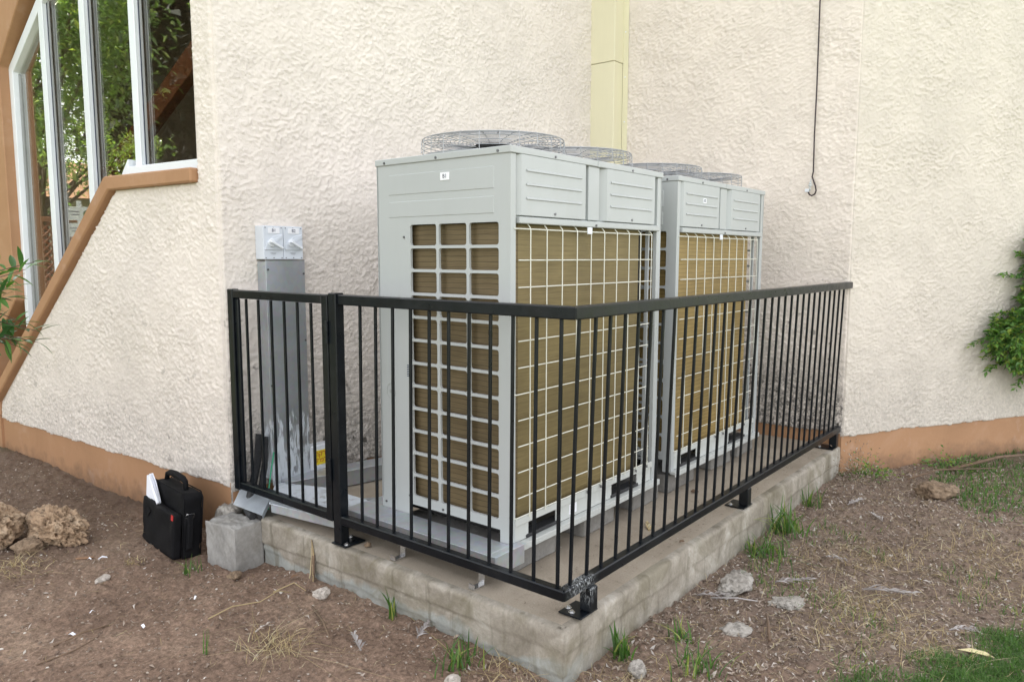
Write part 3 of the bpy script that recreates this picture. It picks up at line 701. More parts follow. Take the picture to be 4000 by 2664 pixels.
# fan-section panels
def fanbox(x0, x1):
    m = MB(); z0, z1 = z(1.478), z(1.716)
    m.prism([(x0-.03, .022), (x0, -.006), (x1, -.006), (x1, .022)], z0, z1)
    o = m.build('upper_panel', MT['ac'], U, bevel=.0015)
    r_ = MB()
    for zz in (1.657, 1.602, 1.547):
        T0 = z(zz); r_.prism([(-.0055, T0-.006), (-.0115, T0-.004), (-.0105, T0+.002), (-.0055, T0+.006)], x0+.03, x1-.035, 'x')
    r_.build('rib', MT['ac'], o, bevel=.0008)
    return o
p1 = fanbox(.062, .522); p2 = fanbox(.70, 1.158)
pm = MB(); pm.box(.523, .668, .018, .024, z(1.478), z(1.716)); pm.box(.555, .645, .002, .018, z(1.478), z(1.716)); pm.build('centre_post', MT['ac'], U, bevel=.002)
cap = MB(); cap.box(.034, .06, .016, .02, z(1.478), z(1.716)); cap.box(1.16, 1.196, .016, .02, z(1.478), z(1.716)); cap.build('side_filler', MT['ac'], U)
box('guard_rail', MT['ac'], U, .044, 1.206, -.012, .012, z(1.446), z(1.4725), bevel=.003)
box('shadow_gap', MT['ac_dark'], U, .034, 1.196, .013, .02, z(1.452), z(1.4775), bevel=0)
# lid
ld = MB(); ld.box(-.006, 1.246, -.006, .786, z(1.7165), z(1.745)); ld.build('lid', MT['ac'], U, bevel=.003)
jn = MB(); jn.box(.618, .632, -.0078, -.0062, z(1.717), z(1.744)); jn.box(.618, .632, -.006, .78, z(1.7452), z(1.7462)); jn.build('lid_joint', MT['ac'], U)
# coil: wraps along the end and the long side
def coilpart(poly, name, mat):
    m = MB(); m.prism(poly, z(.215), z(1.452)); return m.build(name, mat, U)
coilpart([(.085, .032), (1.066, .032), (1.066, .07), (.085, .07)], 'coil_face', MT['coil'])
cr = []
for k in range(7): a = R(180+k*15); cr.append((.085+.052*math.cos(a)*1.0+.0, .085+.052*math.sin(a)))
cr = [(.033, .60)]+cr[0:1]+cr[1:]+[(.0849, .075), (.07, .085), (.07, .60)]
coilpart(cr, 'coil_return', MT['coil_dark'])
ci = MB(); ci.box(.1, 1.2, .13, .76, z(.13), z(1.45)); ci.build('dark_core', MT['black'], U)
ki = MB(); ki.box(1.066, 1.165, .075, .085, z(.2), z(1.45)); ki.build('inner_shadow_plate', MT['black'], U)
# wire guard over the long side
gw = .0026
for k in range(10):
    x_ = .114+.112*k; m = MB(); m.tube([(x_, .006, z(1.448)), (x_, -.010, z(1.43)), (x_, -.012, z(1.42)), (x_, -.012, z(.232))], gw, 5); m.build('guard_wire', MT['wire'], U)
zr = [1.425]+[1.301-.1083*k for k in range(10)]+[.244]
for i, zz in enumerate(zr):
    m = MB(); x0 = .022 if i in (0, 6, 11) else .042
    m.tube([(x0, -.0075 if x0 > .03 else .0, z(zz)), (x0+.01, -.0075, z(zz)), (1.128, -.0075, z(zz)), (1.15, .0, z(zz))], gw, 5); m.build('guard_wire', MT['wire'], U)
box('cable_clip', MT['plastic_w'], U, .528, .565, -.016, -.010, z(1.415), z(1.445), bevel=.002)
# base skirt with two hand holes and flange
for x0, x1 in ((.034, .13), (.33, .80), (1.05, 1.196)): box('base_skirt', MT['ac_base'], U, x0, x1, .006, .012, z(.134), z(.205), bevel=.001)
lp_ = MB(); lp_.box(.032, 1.196, -.004, .008, z(.2055), z(.236)); lp_.build('base_lip', MT['ac_base'], U, bevel=.0025)
bf = MB(); bf.box(.0, 1.24, -.028, .006, z(.118), z(.1335)); bf.box(0, 1.24, -.028, -.024, z(.105), z(.118)); bf.build('base_flange', MT['ac_base'], U, bevel=.0015)
for q_ in ([(.11, .0), (.36, .0), (.40, .06), (.13, .06)], [(.79, .0), (1.06, .0), (1.08, .06), (.8, .06)]):
    pd = MB(); pd.prism(q_, z(.1345), z(.150)); pd.build('foot_plate', MT['rubber'], U, bevel=.004)
st = box('spec_sticker', MT['label'], U, .432, .492, .0042, .0058, z(.150), z(.195), bevel=0)
m = MB()
for k in range(5): m.box(.440, .470, .0032, .0042, z(.157)+k*.007, z(.160)+k*.007)
m.build('lettering', MT['ac_dark'], st)
bt = MB()
for k in (4, 5, 8, 9): bt.tube([(.114+.112*k, -.011, z(.234)), (.114+.112*k, -.012, z(.22))], .005, 6)
bt.build('wire_hook', MT['screw'], U)
# fans and guards
def fan(cx, cy):
    f0 = z(1.7455)
    fo = MB(); seg = 40
    ring = [(cx+.30*math.cos(2*math.pi*k/seg), cy+.30*math.sin(2*math.pi*k/seg)) for k in range(seg)]
    fo.prism(ring, f0+.0015, f0+.004); par = fo.build('fan_well', MT['black'], U)
    rr = MB(); rr.tube([(cx+.305*math.cos(2*math.pi*k/seg), cy+.305*math.sin(2*math.pi*k/seg), f0+.007) for k in range(seg)], .009, 6, closed=True); rr.build('fan_rim', MT['ac_dark'], par, smooth=True)
    bl = MB()
    for q in range(4):
        pts = []
        for rr_ in (.07, .18, .285):
            for s_ in (0, 1):
                a = R(90*q)+(.15 if rr_ < .1 else .42)*(s_*2-1); pts.append((cx+rr_*math.cos(a), cy+rr_*math.sin(a), f0+.008+.018*s_))
        bl.add(pts+[(p[0], p[1], p[2]+.002) for p in pts], [(0,2,3,1), (2,4,5,3), (6,7,9,8), (8,9,11,10), (0,1,7,6), (4,10,11,5), (0,6,8,2), (2,8,10,4), (1,3,9,7), (3,5,11,9)])
    bl.build('fan_blade', MT['ac_dark'], par)
    G = MB()
    H = .088
    def circ(r_, zz, w_=.0015, n_=48): G.tube([(cx+r_*math.cos(2*math.pi*k/n_), cy+r_*math.sin(2*math.pi*k/n_), f0+zz) for k in range(n_)], w_, 4, closed=True)
    for zz in (.012, .032, .052, .070): circ(.322, zz)
    circ(.320, H-.003, .0024)
    for k in range(13): r_ = .30-k*.0175; circ(r_, H-.002+.010*(1-(r_/.32)**2)-.022*(sst(.28, .08, np.array(r_)).item()))
    for k in range(24):
        a = 2*math.pi*k/24; ca, sa = math.cos(a), math.sin(a); P = lambda r_, zz: (cx+r_*ca, cy+r_*sa, f0+zz)
        pts = [P(.324, 0), P(.324, H-.012), P(.316, H), P(.25, H+.002), P(.16, H-.004), P(.08, H-.016)] if k % 2 == 0 else [P(.324, .03), P(.324, H-.01), P(.316, H), P(.20, H)]
        G.tube(pts, .0019, 4)
    G.build('fan_guard', MT['fanwire'], U)
    hb = MB(); hb.cyl((cx, cy, f0+H-.036), .082, .02, 20); hb.build('fan_hub', MT['black'], U, bevel=.003)
fan(.35, .385); fan(.95, .385)
U2_ = copy_tree(U); U2_.location = (1.632, .42, ZB)
U2_['label'] = 'farther grey-green outdoor air conditioning unit with the golden coil, near the inner wall'
for ch_ in list(U2_.children):
    if ch_.name.startswith('coil_'):
        ch_.material_slots[0].link = 'OBJECT'; ch_.material_slots[0].material = MT['coil2']
    if ch_.name.startswith('number_sticker'):
        for g_ in list(ch_.children): bpy.data.objects.remove(g_)
        bpy.data.objects.remove(ch_)
    elif ch_.name.startswith(('knockout', 'barcode', 'spec_sticker')):
        for g_ in list(ch_.children): bpy.data.objects.remove(g_)
        bpy.data.objects.remove(ch_)
lb2 = box('number_sticker', MT['label'], U2_, .300, .340, -.0085, -.0062, z(1.615), z(1.643), bevel=0)
text('lettering', 'B2', .021, MT['ink'], lb2, face_T((.320, -.009, z(1.629)), (1,0,0), (0,0,1)))

# footing blocks under the units
fb = [(.235, .575, 'footing block below the front corner of the nearer unit, beside the metal tray'),
      (.78, 1.07, 'footing block under the middle of the nearer unit'),
      (1.27, 1.54, 'footing block under the right end of the nearer unit'),
      (1.64, 1.98, 'footing block under the front corner of the farther unit'),
      (2.24, 2.52, 'footing block under the middle of the farther unit'),
      (2.62, 2.90, 'footing block under the far right end of the farther unit')]
for i, (a, b_, l) in enumerate(fb):
    rough_box('footing_block', (b_-a, .68, .098), MT['footing'], ((a+b_)/2, .445+.34, .003), R([0, 2, -1, 1, -2, 1][i]), 'dark concrete '+l, 'concrete block', .003, .03, 'concrete footing blocks under the units', seed=i)

# ================================================================== RAILING AND GATE
RL = empty('metal_railing', (0,0,0), 0, 'black painted steel railing around the front and long side of the slab', 'railing')
ZB0, ZB1, ZT0, ZT1 = .104, .144, 1.103, 1.148; TX, TY = .012, -.03
def railbox(name, x0, x1, y0, y1, z0, z1, par, mat='rail', bevel=.004): return box(name, MT[mat], par, x0, x1, y0, y1, z0, z1, bevel=bevel)
m = MB(); m.prism([(0, 1.236), (0, 0), (.04, .04), (.04, 1.236)], ZB0, ZB1); m.build('bottom_rail', MT['rail_splash'], RL, bevel=.004)
m = MB(); m.prism([(0, 0), (3.37, 0), (3.37, .04), (.04, .04)], ZB0, ZB1); m.build('bottom_rail', MT['rail_splash'], RL, bevel=.004)
m = MB(); m.prism([(TX, 1.238), (TX, TY), (TX+.045, TY+.045), (TX+.045, 1.238)], ZT0, ZT1); m.build('top_rail', MT['rail'], RL, bevel=.004)
m = MB(); m.prism([(TX, TY), (3.372, TY), (3.372, TY+.045), (TX+.045, TY+.045)], ZT0, ZT1); m.build('top_rail', MT['rail'], RL, bevel=.004)
def bar(x0, y0, x1, y1, par, r=.0058):
    m = MB(); v = []
    j = random.uniform(-.0015, .0015)
    for (x, y, zz) in ((x0, y0, ZB1+.0005), (x1, y1, ZT0-.0005)):
        v += [(x-r, y-r, zz), (x+r, y-r, zz), (x+r, y+r, zz), (x-r, y+r, zz)]
    m.add(v, [(3,2,1,0), (4,5,6,7), (0,1,5,4), (1,2,6,5), (2,3,7,6), (3,0,4,7)])
    o = m.build('baluster', MT['rail'], par, bevel=.0015)
    wl = MB()
    return o
for k in range(10): y_ = .044+.107*k; bar(.02, y_, .02+TX, y_, RL)
bar(.02, 1.107, .02+TX, 1.107, RL)
for k in range(32):
    x_ = .067+.1025*k+random.uniform(-.003, .003); bar(x_, .02, x_, .02+TY+.003, RL)
def plate(x0, x1, y0, y1, bolts, nm='base_plate'):
    p = box(nm, MT['rail'], RL, x0, x1, y0, y1, .0035, .0095, bevel=.0015)
    for bx_, by_ in bolts:
        b2 = MB(); b2.cyl((bx_, by_, .0098), .013, .002, 12); b2.cyl((bx_, by_, .0115), .008, .007, 6); b2.build('bolt', MT['buckle'], p, bevel=.0006)
railbox('post', .0, .05, 1.236, 1.288, .0098, 1.155, RL); plate(-.005, .115, 1.20, 1.30, [(.018, 1.218), (.09, 1.28)])
railbox('post', .156, .206, -.010, .040, .0098, ZB0-.0005, RL, 'rail_splash'); plate(.098, .214, -.006, .095, [(.122, .05), (.145, .080)])
railbox('post', 1.685, 1.735, .0, .05, .0098, ZB0-.0005, RL); plate(1.645, 1.76, .002, .11, [(1.665, .085)])
railbox('post', 3.27, 3.32, .0, .05, .0098, ZB0-.0005, RL); plate(3.21, 3.33, .004, .13, [(3.235, .10)])
GT = empty('metal_gate', (0, 1.29, 0), 0, 'narrow black steel gate hinged beside the wall in front of the cable riser', 'gate')
def g_(y): return y-1.29
railbox('stile', .002, .042, g_(1.299), g_(1.341), ZB0, ZT1-.002, GT); railbox('stile', .0, .042, g_(2.065), g_(2.112), ZB0-.004, ZT1+.002, GT)
railbox('bottom_rail', .003, .041, g_(1.3415), g_(2.0645), ZB0+.001, ZB1, GT); railbox('top_rail', .002, .042, g_(1.3415), g_(2.0645), ZT0+.002, ZT1-.002, GT)
for y_ in (1.441, 1.545, 1.65, 1.757, 1.866, 1.972): bar(.022, g_(y_), .022, g_(y_), GT)
railbox('corner_brace', .012, .03, g_(2.035), g_(2.0645), ZB1+.001, ZT0, GT)
for zz in (.30, .93):
    m = MB(); m.cyl((-.006, g_(1.2935), zz), .009, .10, 10); m.box(-.003, .0, g_(1.30), g_(1.33), zz+.02, zz+.08); m.build('hinge', MT['rail'], GT, bevel=.001)

# ================================================================== ELECTRICAL GEAR ON THE BACK WALL
TB = WB.T()
RS = empty('cable_riser', (0,0,0), 0, 'vertical galvanised cable riser with white paint drips behind the gate', 'cable duct')
m = MB(); m.box(.222, .458, 2.095, 2.175, .095, 1.288); m.build('duct', MT['galvs'], RS, bevel=.002)
m = MB()
pts = [(.218+.244*k/10, 2.088-.010*math.sin(math.pi*k/10)) for k in range(11)]
m.prism(pts+[(.462, 2.0945), (.218, 2.0945)], .068, 1.292); m.build('cover', MT['galvs'], RS, bevel=.001)
m = MB(); m.prism([(.218+.244*k/10, 2.086-.011*math.sin(math.pi*k/10)) for k in range(11)]+[(.462, 2.0955), (.218, 2.0955)], 1.2925, 1.297); m.build('cover_lip', MT['buckle'], RS)
for x_, zz in ((.228, 1.245), (.452, 1.22), (.452, .85), (.228, .62)):
    m = MB(); m.cyl((x_, 2.087, zz), .006, -.004, 8, 'y'); m.build('screw', MT['screw'], RS)
for i, (x0, tx_) in enumerate(((.215, 'B1'), (.339, 'B2'))):
    s_ = empty('isolator_switch', (x0, 2.158, 1.299), 0, 'grey rotary isolator switch above the riser, labelled '+tx_, 'switch', 'isolator switches on the wall')
    m = MB(); m.box(0, .122, -.060, .018, 0, .178); bdy = m.build('enclosure', MT['plastic'], s_, bevel=.004, bseg=2)
    m = MB(); m.prism([(.006, .05), (.116, .05), (.116, .135), (.066, .125), (.018, .092)], -.0655, -.0605, 'y'); m.build('dial_plate', MT['plastic'], s_, bevel=.0015)
    m = MB(); m.cyl((.045, -.066, .088), .022, -.006, 16, 'y')
    T = Matrix.Translation((.045, -.072, .088)) @ Matrix.Rotation(R(28), 4, 'Y')
    m.box(-.018, .062, -.022, -.0, -.006, .006, T=T); m.build('handle', MT['plastic_w'], s_, bevel=.002)
    T2 = Matrix.Translation((.045, -.0665, .088)) @ Matrix.Rotation(R(-28), 4, 'Y'); m = MB(); m.box(.01, .075, -.003, 0, -.008, .008, T=T2); m.build('pointer', MT['plastic'], s_, bevel=.001)
    lb3 = box('number_sticker', MT['label'], s_, .028, .098, -.0625, -.0603, .138, .168, bevel=0)
    text('lettering', tx_, .024, MT['ink'], lb3, face_T((.063, -.0632, .153), (1,0,0), (0,0,1)))
    m = MB()
    for a_, b2_ in ((.012, .172), (.11, .172), (.012, .012), (.11, .012), (.06, .172), (.06, .012)): m.cyl((a_, -.0600, b2_-.004), .003, -.002, 8, 'y')
    m.box(.04, .075, -.0612, -.0603, .033, .0345); m.box(.045, .07, -.0612, -.0603, .027, .0285)
    m.build('screw', MT['screw'], s_)
EB = empty('earthing_box', (.464, 2.12, .062), 0, 'white box with yellow Hebrew warning sticker at the foot of the riser', 'electrical box')
m = MB(); m.box(0, .17, -.03, .04, 0, .172); m.build('enclosure', MT['plastic_w'], EB, bevel=.004)
stk = box('warning_sticker', MT['yellow'], EB, .040, .150, -.032, -.0302, .058, .142, bevel=0)
text('lettering', 'הקראה', .042, MT['redink'], stk, face_T((.095, -.0325, .121), (1,0,0), (0,0,1)))
text('lettering', 'קרפל אל', .034, MT['redink'], stk, face_T((.095, -.0325, .084), (1,0,0), (0,0,1)))
# galvanised trays
def obox(name, p, ang, L, w_, z0, z1, par, mat='galv', bevel=.002):
    T = Matrix.Translation((p[0], p[1], 0)) @ Matrix.Rotation(R(ang), 4, 'Z'); m = MB(); m.box(0, L, 0, w_, z0, z1, T=T); return m.build(name, MT[mat], par, bevel=bevel)
t1 = empty('cable_tray', (0,0,0), 0, 'galvanised floor tray running along the back wall behind the units', 'cable tray', 'galvanised cable trays')
obox('body', (.245, 2.005), -12, 1.5, .13, .004, .092, t1); obox('lid', (.245, 1.995), -12, 1.5, .145, .0925, .097, t1)
t2 = empty('cable_tray', (0,0,0), 0, 'flat galvanised tray under the gate at the riser foot', 'cable tray', 'galvanised cable trays')
m = MB(); m.prism([(.005, 1.79), (.07, 1.335), (.34, 1.335), (.34, 1.80), (.24, 2.0), (.20, 2.0)], .04, .082); m.build('body', MT['galv'], t2, bevel=.002)
m = MB(); m.prism([(.0, 1.80), (.065, 1.33), (.345, 1.33), (.345, 1.79), (.245, 2.05), (.20, 2.05)], .0825, .0865); m.build('lid', MT['galvs'], t2, bevel=.001)
t3 = empty('cable_tray', (0,0,0), 0, 'raised galvanised tray along the end of the nearer unit, on two small brackets', 'cable tray', 'galvanised cable trays')
m = MB(); m.box(.092, .224, .43, 1.327, .058, .136); m.box(.092, .28, .394, .4275, .058, .136); m.box(.225, .33, 1.215, 1.327, .058, .136); m.build('body', MT['galv'], t3, bevel=.002)
m = MB(); m.box(.086, .226, .4285, 1.32, .1365, .1415); m.box(.086, .286, .388, .428, .1365, .1415); m.box(.2265, .34, 1.21, 1.32, .1365, .1415); m.build('lid', MT['galv'], t3, bevel=.001)
for y_ in (.92, .46):
    m = MB(); m.box(.10, .105, y_, y_+.03, .003, .0575); m.box(.04, .0995, y_, y_+.03, .003, .008); m.box(.04, .044, y_, y_+.03, .0085, .024); m.build('bracket', MT['buckle'], t3)
lt = empty('duct_cover_piece', (.012, 1.985, .038), 0, 'loose bent piece of galvanised duct cover lying above the concrete cube', 'metal cover')
fc = [(.081, .215, .035), (-.063, .06, .005), (-.060, -.195, .002), (.081, -.06, .032)]
m = MB(); m.add([*fc, *[(a, b_, c-.002) for a, b_, c in fc]], [(0,1,2,3), (7,6,5,4), (0,4,5,1), (1,5,6,2), (2,6,7,3), (3,7,4,0)])
m.add([fc[2], fc[3], (fc[3][0]+.003, fc[3][1]-.004, fc[3][2]-.020), (fc[2][0]+.003, fc[2][1]-.004, fc[2][2]-.020), tuple(Vector(fc[2])+Vector((.002,.003,0))), tuple(Vector(fc[3])+Vector((.002,.003,0))), (fc[3][0]+.005, fc[3][1]-.001, fc[3][2]-.020), (fc[2][0]+.005, fc[2][1]-.001, fc[2][2]-.020)], [(0,1,2,3), (7,6,5,4), (0,3,7,4), (1,5,6,2), (3,2,6,7)])
m.build('sheet', MT['sheetmetal'], lt)
cd_ = []
def conduit(pts, r, label):
    P = [Vector(p) for p in pts]; out = []; rs = []
    for i in range(len(P)-1):
        n_ = max(2, int((P[i+1]-P[i]).length/.0035))
        for k in range(n_): out.append(P[i].lerp(P[i+1], k/n_))
    for _ in range(30): out = [out[0]]+[(out[i-1]+out[i]*2+out[i+1])/4 for i in range(1, len(out)-1)]+[out[-1]]
    rs = [r if (i//1) % 2 else r*.86 for i in range(len(out))]
    m = MB(); m.tube(out, rs, 10); o = m.build('corrugated_conduit', MT['rubber']); return tag(o, label, 'conduit', 'black corrugated conduits by the riser')
conduit([(.17, 2.13, .36), (.14, 2.11, .22), (.07, 2.07, .07), (.0, 2.0, .010), (-.03, 1.9, .004)], .022, 'thicker black corrugated conduit curling down left of the riser')
conduit([(.20, 2.12, .34), (.17, 2.09, .20), (.10, 2.03, .07), (.04, 1.95, .012), (-.01, 1.86, .004)], .017, 'thinner black corrugated conduit nearest the riser face')
m = MB(); m.tube([(.215, 2.07, .26), (.18, 2.05, .16), (.12, 1.99, .07), (.06, 1.90, .018)], .004, 6); tag(m.build('earth_cable', MT['green_cable'], smooth=True), 'thin green earth cable beside the conduits', 'cable')
# items lying in the gap behind the tray
m = MB(); m.box(.0, .30, 0, .04, 0, .006); m.box(.03, .27, .05, .08, 0, .006); o = m.build('steel_strip', MT['galv'], bevel=.001); o.location = (.36, 1.66, .012); o.rotation_euler = (0, 0, R(-38)); tag(o, 'pair of thin steel strips lying on the slab behind the gate post', 'metal strip')

# cream vertical duct in the inner corner
CD = empty('vertical_duct', (3.23, 1.80, 0), 0, 'tall cream sheet metal duct running up the inner wall corner', 'duct')
m = MB(); m.box(0, .135, 0, .235, 0, 2.857); m.build('lower_section', MT['cream_metal'], CD, bevel=.003)
m = MB(); m.box(-.003, .135, -.003, .238, 2.86, 5.9); m.build('upper_section', MT['cream_metal'], CD, bevel=.003)
m = MB(); m.box(.128, .134, -.05, -.0035, 0, 5.9); m.build('flange', MT['cream_metal'], CD)
for zz in (2.05, 2.4, 2.75, 3.1):
    m = MB(); m.cyl((.1275, -.025, zz), .006, -.003, 8, 'x'); m.build('screw', MT['plastic_w'], CD)
# hanging cable with clear insulator
HC = empty('hanging_cable', (3.335, .26, 1.75), 0, 'dark cable hanging down the wall and ending in a hooked loop', 'cable')
m = MB(); pts = [(.01, .005, 4.2), (.005, .004, 1.3), (0, -.002, .7), (.0, .0, .4), (.0, -.004, .15), (-.002, .002, .115), (-.004, -.010, .085), (-.006, -.024, .05), (-.006, -.030, .02), (-.006, -.022, -.004), (-.006, -.002, -.014), (-.006, .014, -.006), (-.006, .022, .012)]
m.tube(pts, .0052, 8); m.build('cable', MT['cable'], HC, smooth=True)
m = MB(); m.tube([(-.004, .008, .10), (-.006, .010, .075)], .004, 8); m.cyl((-.008, .010, .05), .013, .012, 12); m.cyl((-.008, .010, .064), .008, .014, 10); m.cyl((-.008, .012, .018), .006, .03, 10); m.build('insulator', MT['glassy'], HC, smooth=True)
m = MB(); m.box(-.016, .0, .018, .044, .012, .034); m.build('clip', MT['plastic_w'], HC, bevel=.003)

# ================================================================== LAPTOP BAG
BG = empty('laptop_bag', (-.305, 2.18, gzs(-.3, 2.3)-.006), 0, 'black nylon laptop bag with papers sticking out, leaning by the wall', 'bag')
Tb = Matrix.Rotation(R(-5.5), 4, 'Z') @ Matrix.Rotation(R(5), 4, 'Y')   # local: y along the front face, x depth, z up
def bagpart(name, poly, x0, x1, mat, bev, par=BG, bs=3):
    m = MB(); m.prism(poly, x0, x1, 'x', T=Tb); o = m.build(name, MT[mat], par, bevel=bev, bseg=bs, smooth=True)
    bm = bmesh.new(); bm.from_mesh(o.data); bmesh.ops.triangulate(bm, faces=[f for f in bm.faces if len(f.verts) > 4])
    for _ in range(3): bmesh.ops.subdivide_edges(bm, edges=[e for e in bm.edges if e.calc_length() > .025], cuts=1, use_grid_fill=True); bmesh.ops.triangulate(bm, faces=[f for f in bm.faces if len(f.verts) > 4])
    bmesh.ops.smooth_vert(bm, verts=bm.verts, factor=.4, use_axis_x=True, use_axis_y=True, use_axis_z=True); bm.normal_update()
    for v in bm.verts: v.co += v.normal*(.010*mnoise.noise(v.co*9)+.006*mnoise.noise(v.co*22))*(1 if v.co.z > .03 else .3)
    bm.to_mesh(o.data); bm.free(); o.data.polygons.foreach_set('use_smooth', [True]*len(o.data.polygons)); return o
bagpart('body', [(0, 0), (.43, 0), (.435, .15), (.43, .315), (.40, .335), (.03, .335), (0, .31)], .035, .135, 'nylon', .014)
bagpart('front_pocket', [(.005, .004), (.425, .004), (.428, .25), (.38, .246), (.20, .24), (.005, .235)], -.012, .034, 'nylon', .013)
m = MB()
m.tube([Tb @ Vector((.085, .10, .33)), Tb @ Vector((.085, .112, .372)), Tb @ Vector((.085, .15, .383)), Tb @ Vector((.085, .25, .388)), Tb @ Vector((.085, .31, .382)), Tb @ Vector((.085, .345, .37)), Tb @ Vector((.085, .355, .33))], [.013, .014, .017, .018, .017, .014, .013], 8); m.build('handle', MT['nylon'], BG, smooth=True)
m = MB()
for xx in (.036, .132): m.tube([Tb @ Vector((xx, y_, zz)) for y_, zz in ((.004, .01), (.003, .31), (.03, .336), (.40, .337), (.431, .315), (.434, .02))], .0035, 5)
m.build('piping', MT['nylon'], BG, smooth=True)
m = MB(); m.box(-.0145, -.0118, .012, .034, .205, .232, T=Tb); m.build('red_tab', MT['red'], BG)
m = MB(); m.tube([Tb @ Vector(v) for v in ((.045, -.006, .215), (.045, -.010, .235), (.085, -.010, .235), (.085, -.006, .215))], .003, 6, closed=True); m.build('strap_ring', MT['buckle'], BG, smooth=True)
m = MB(); m.prism([(-.003, .04), (-.003, .21), (-.012, .24), (-.03, .18), (-.028, .06)], .05, .078, 'x', T=Tb); m.build('strap', MT['nylon'], BG, bevel=.004)
m = MB(); m.box(.136, .16, .05, .38, .05, .22, T=Tb); m.build('back_pocket', MT['nylon'], BG, bevel=.01, bseg=2)
m = MB(); m.prism([(.30, .19), (.33, .20), (.352, .20), (.365, .16), (.345, .15)], -.0145, -.0125, 'x', T=Tb); m.build('pocket_tab', MT['nylon'], BG)
PP = empty('paper_sheaf', BG.location, 0, 'folded white papers tucked into the front pocket of the bag', 'papers')
for k, (x_, dz) in enumerate(((.004, 0), (.010, -.008), (.016, .006))):
    m = MB(); m.prism([(.415, .20), (.42, .355+dz), (.375, .368+dz), (.33, .335+dz), (.235+.01*k, .252), (.24, .20)], x_, x_+.003, 'x', T=Tb); m.build('sheet', MT['paper'], PP)
m = MB(); m.tube([Tb @ Vector((-.006, .226, .246)), Tb @ Vector((-.004, .30, .30)), Tb @ Vector((.0, .37, .362))], [.009, .008, .004], 8); m.build('rolled_sheet', MT['paper'], PP, smooth=True)

# ================================================================== ROCKS
def rock(name, loc, dims, rz, mat, label, cat='rock', seed=0, amp=.35, sub=5, holes=.0, sink=.3, group=None):
    bm = bmesh.new(); bmesh.ops.create_icosphere(bm, subdivisions=sub, radius=.5)
    cc = np.array([v.co[:] for v in bm.verts])*2
    rs = np.random.default_rng(900+seed); pl = rs.normal(size=(9, 3)); pl /= np.linalg.norm(pl, axis=1)[:, None]; dd = rs.uniform(.62, .95, 9)
    d = cc @ pl.T; sc2 = np.min(np.where(d > .05, dd/np.maximum(d, .05), 9), axis=1); rad = np.minimum(1, sc2)
    f = lambda s, sd: np.array([mnoise.fractal(Vector(c_)*s*.6+Vector((seed*7.3+sd, sd*3.1, seed)), 1.0, 2.0, 3) for c_ in cc.tolist()])
    rad = rad*(1+amp*.35*f(2, 0)+amp*.28*f(6, 1)); 
    if holes: rad = rad-holes*sst(.05, .5, f(7, 2))-holes*.5*sst(.1, .5, f(15, 3))
    for i, v in enumerate(bm.verts): v.co = Vector(cc[i]*rad[i]/2); v.co.x *= dims[0]; v.co.y *= dims[1]; v.co.z *= dims[2]
    me = bpy.data.meshes.new(name); bm.to_mesh(me); bm.free(); me.materials.append(mat)
    me.polygons.foreach_set('use_smooth', [True]*len(me.polygons))
    o = link(name, me); o.location = (loc[0], loc[1], gzs(*loc)+dims[2]*(.5-sink)); o.rotation_euler = (0, 0, rz)
    return tag(o, label, cat, group)
rock('rock', (-.60, 2.86), (.22, .40, .27), R(15), MT['rock'], 'large pitted limestone rock, the right one of the pair near the bag', seed=1, amp=.5, holes=.30, sub=6, sink=.22)
rock('rock', (-.80, 3.12), (.28, .46, .26), R(-10), MT['rock'], 'rounder tan rock at the left edge under the leafy shrub', seed=2, amp=.3, holes=.22, sub=6, sink=.22)
rock('rock', (-.74, 2.82), (.11, .16, .09), R(40), MT['rockbrown'], 'small reddish rock wedged between the two big rocks', seed=12, amp=.4)
rock('rock', (-.115, 1.235), (.07, .085, .065), R(20), MT['rockwhite'], 'white stone beside the slab below the gate post', seed=3, sink=.25)
rock('rock', (-.245, .31), (.07, .06, .05), R(0), MT['rockwhite'], 'smooth pinkish white pebble at the bottom edge left of the slab corner', seed=4, amp=.12, sink=.25)
rock('rock', (3.20, -.64), (.30, .20, .15), R(-45), MT['rockbrown'], 'brown angular rock on the weeds in front of the right wall', seed=5, amp=.45, holes=.05, sink=.25)
rock('rock', (1.20, -.14), (.34, .14, .06), R(10), MT['rockpale'], 'long pale crumbly mortar lump hugging the slab side', cat='rubble', seed=6, amp=.6, holes=.06, sink=.42, group='pale mortar rubble along the slab')
rock('rock', (1.15, -.40), (.17, .12, .055), R(-20), MT['rockpale'], 'pale mortar lump lying behind the curved dry leaf', cat='rubble', seed=7, amp=.6, holes=.05, sink=.42, group='pale mortar rubble along the slab')
rock('rock', (.76, -.325), (.18, .10, .075), R(-35), MT['rockpale'], 'blocky pale mortar chunk in the middle of the right-hand litter', cat='rubble', seed=8, amp=.5, holes=.05, sink=.42, group='pale mortar rubble along the slab')
rock('rock', (.235, -.165), (.085, .07, .07), R(15), MT['rockpale'], 'small cubic mortar chunk closest to the slab corner', cat='rubble', seed=9, amp=.4, group='pale mortar rubble along the slab')
rock('rock', (.19, -.45), (.06, .05, .05), R(15), MT['rockpale'], 'small pale stone at the bottom edge right of the slab corner', cat='rubble', seed=10, amp=.4)
rock('rock', (-.20, 1.80), (.08, .07, .04), R(15), MT['rockbrown'], 'small orange stone at the foot of the concrete cube', seed=11, amp=.4)
rock('rock', (-.655, 2.18), (.10, .06, .03), R(35), MT['rockwhite'], 'flat whitish stone lying in the open earth before the rocks', seed=13, amp=.3)
rock('tile_shard', (-.60, 2.52), (.03, .10, .014), R(60), MT['terra'], 'flat shard of terracotta lying beside the right big rock', 'shard', seed=14, amp=.1, sub=3)
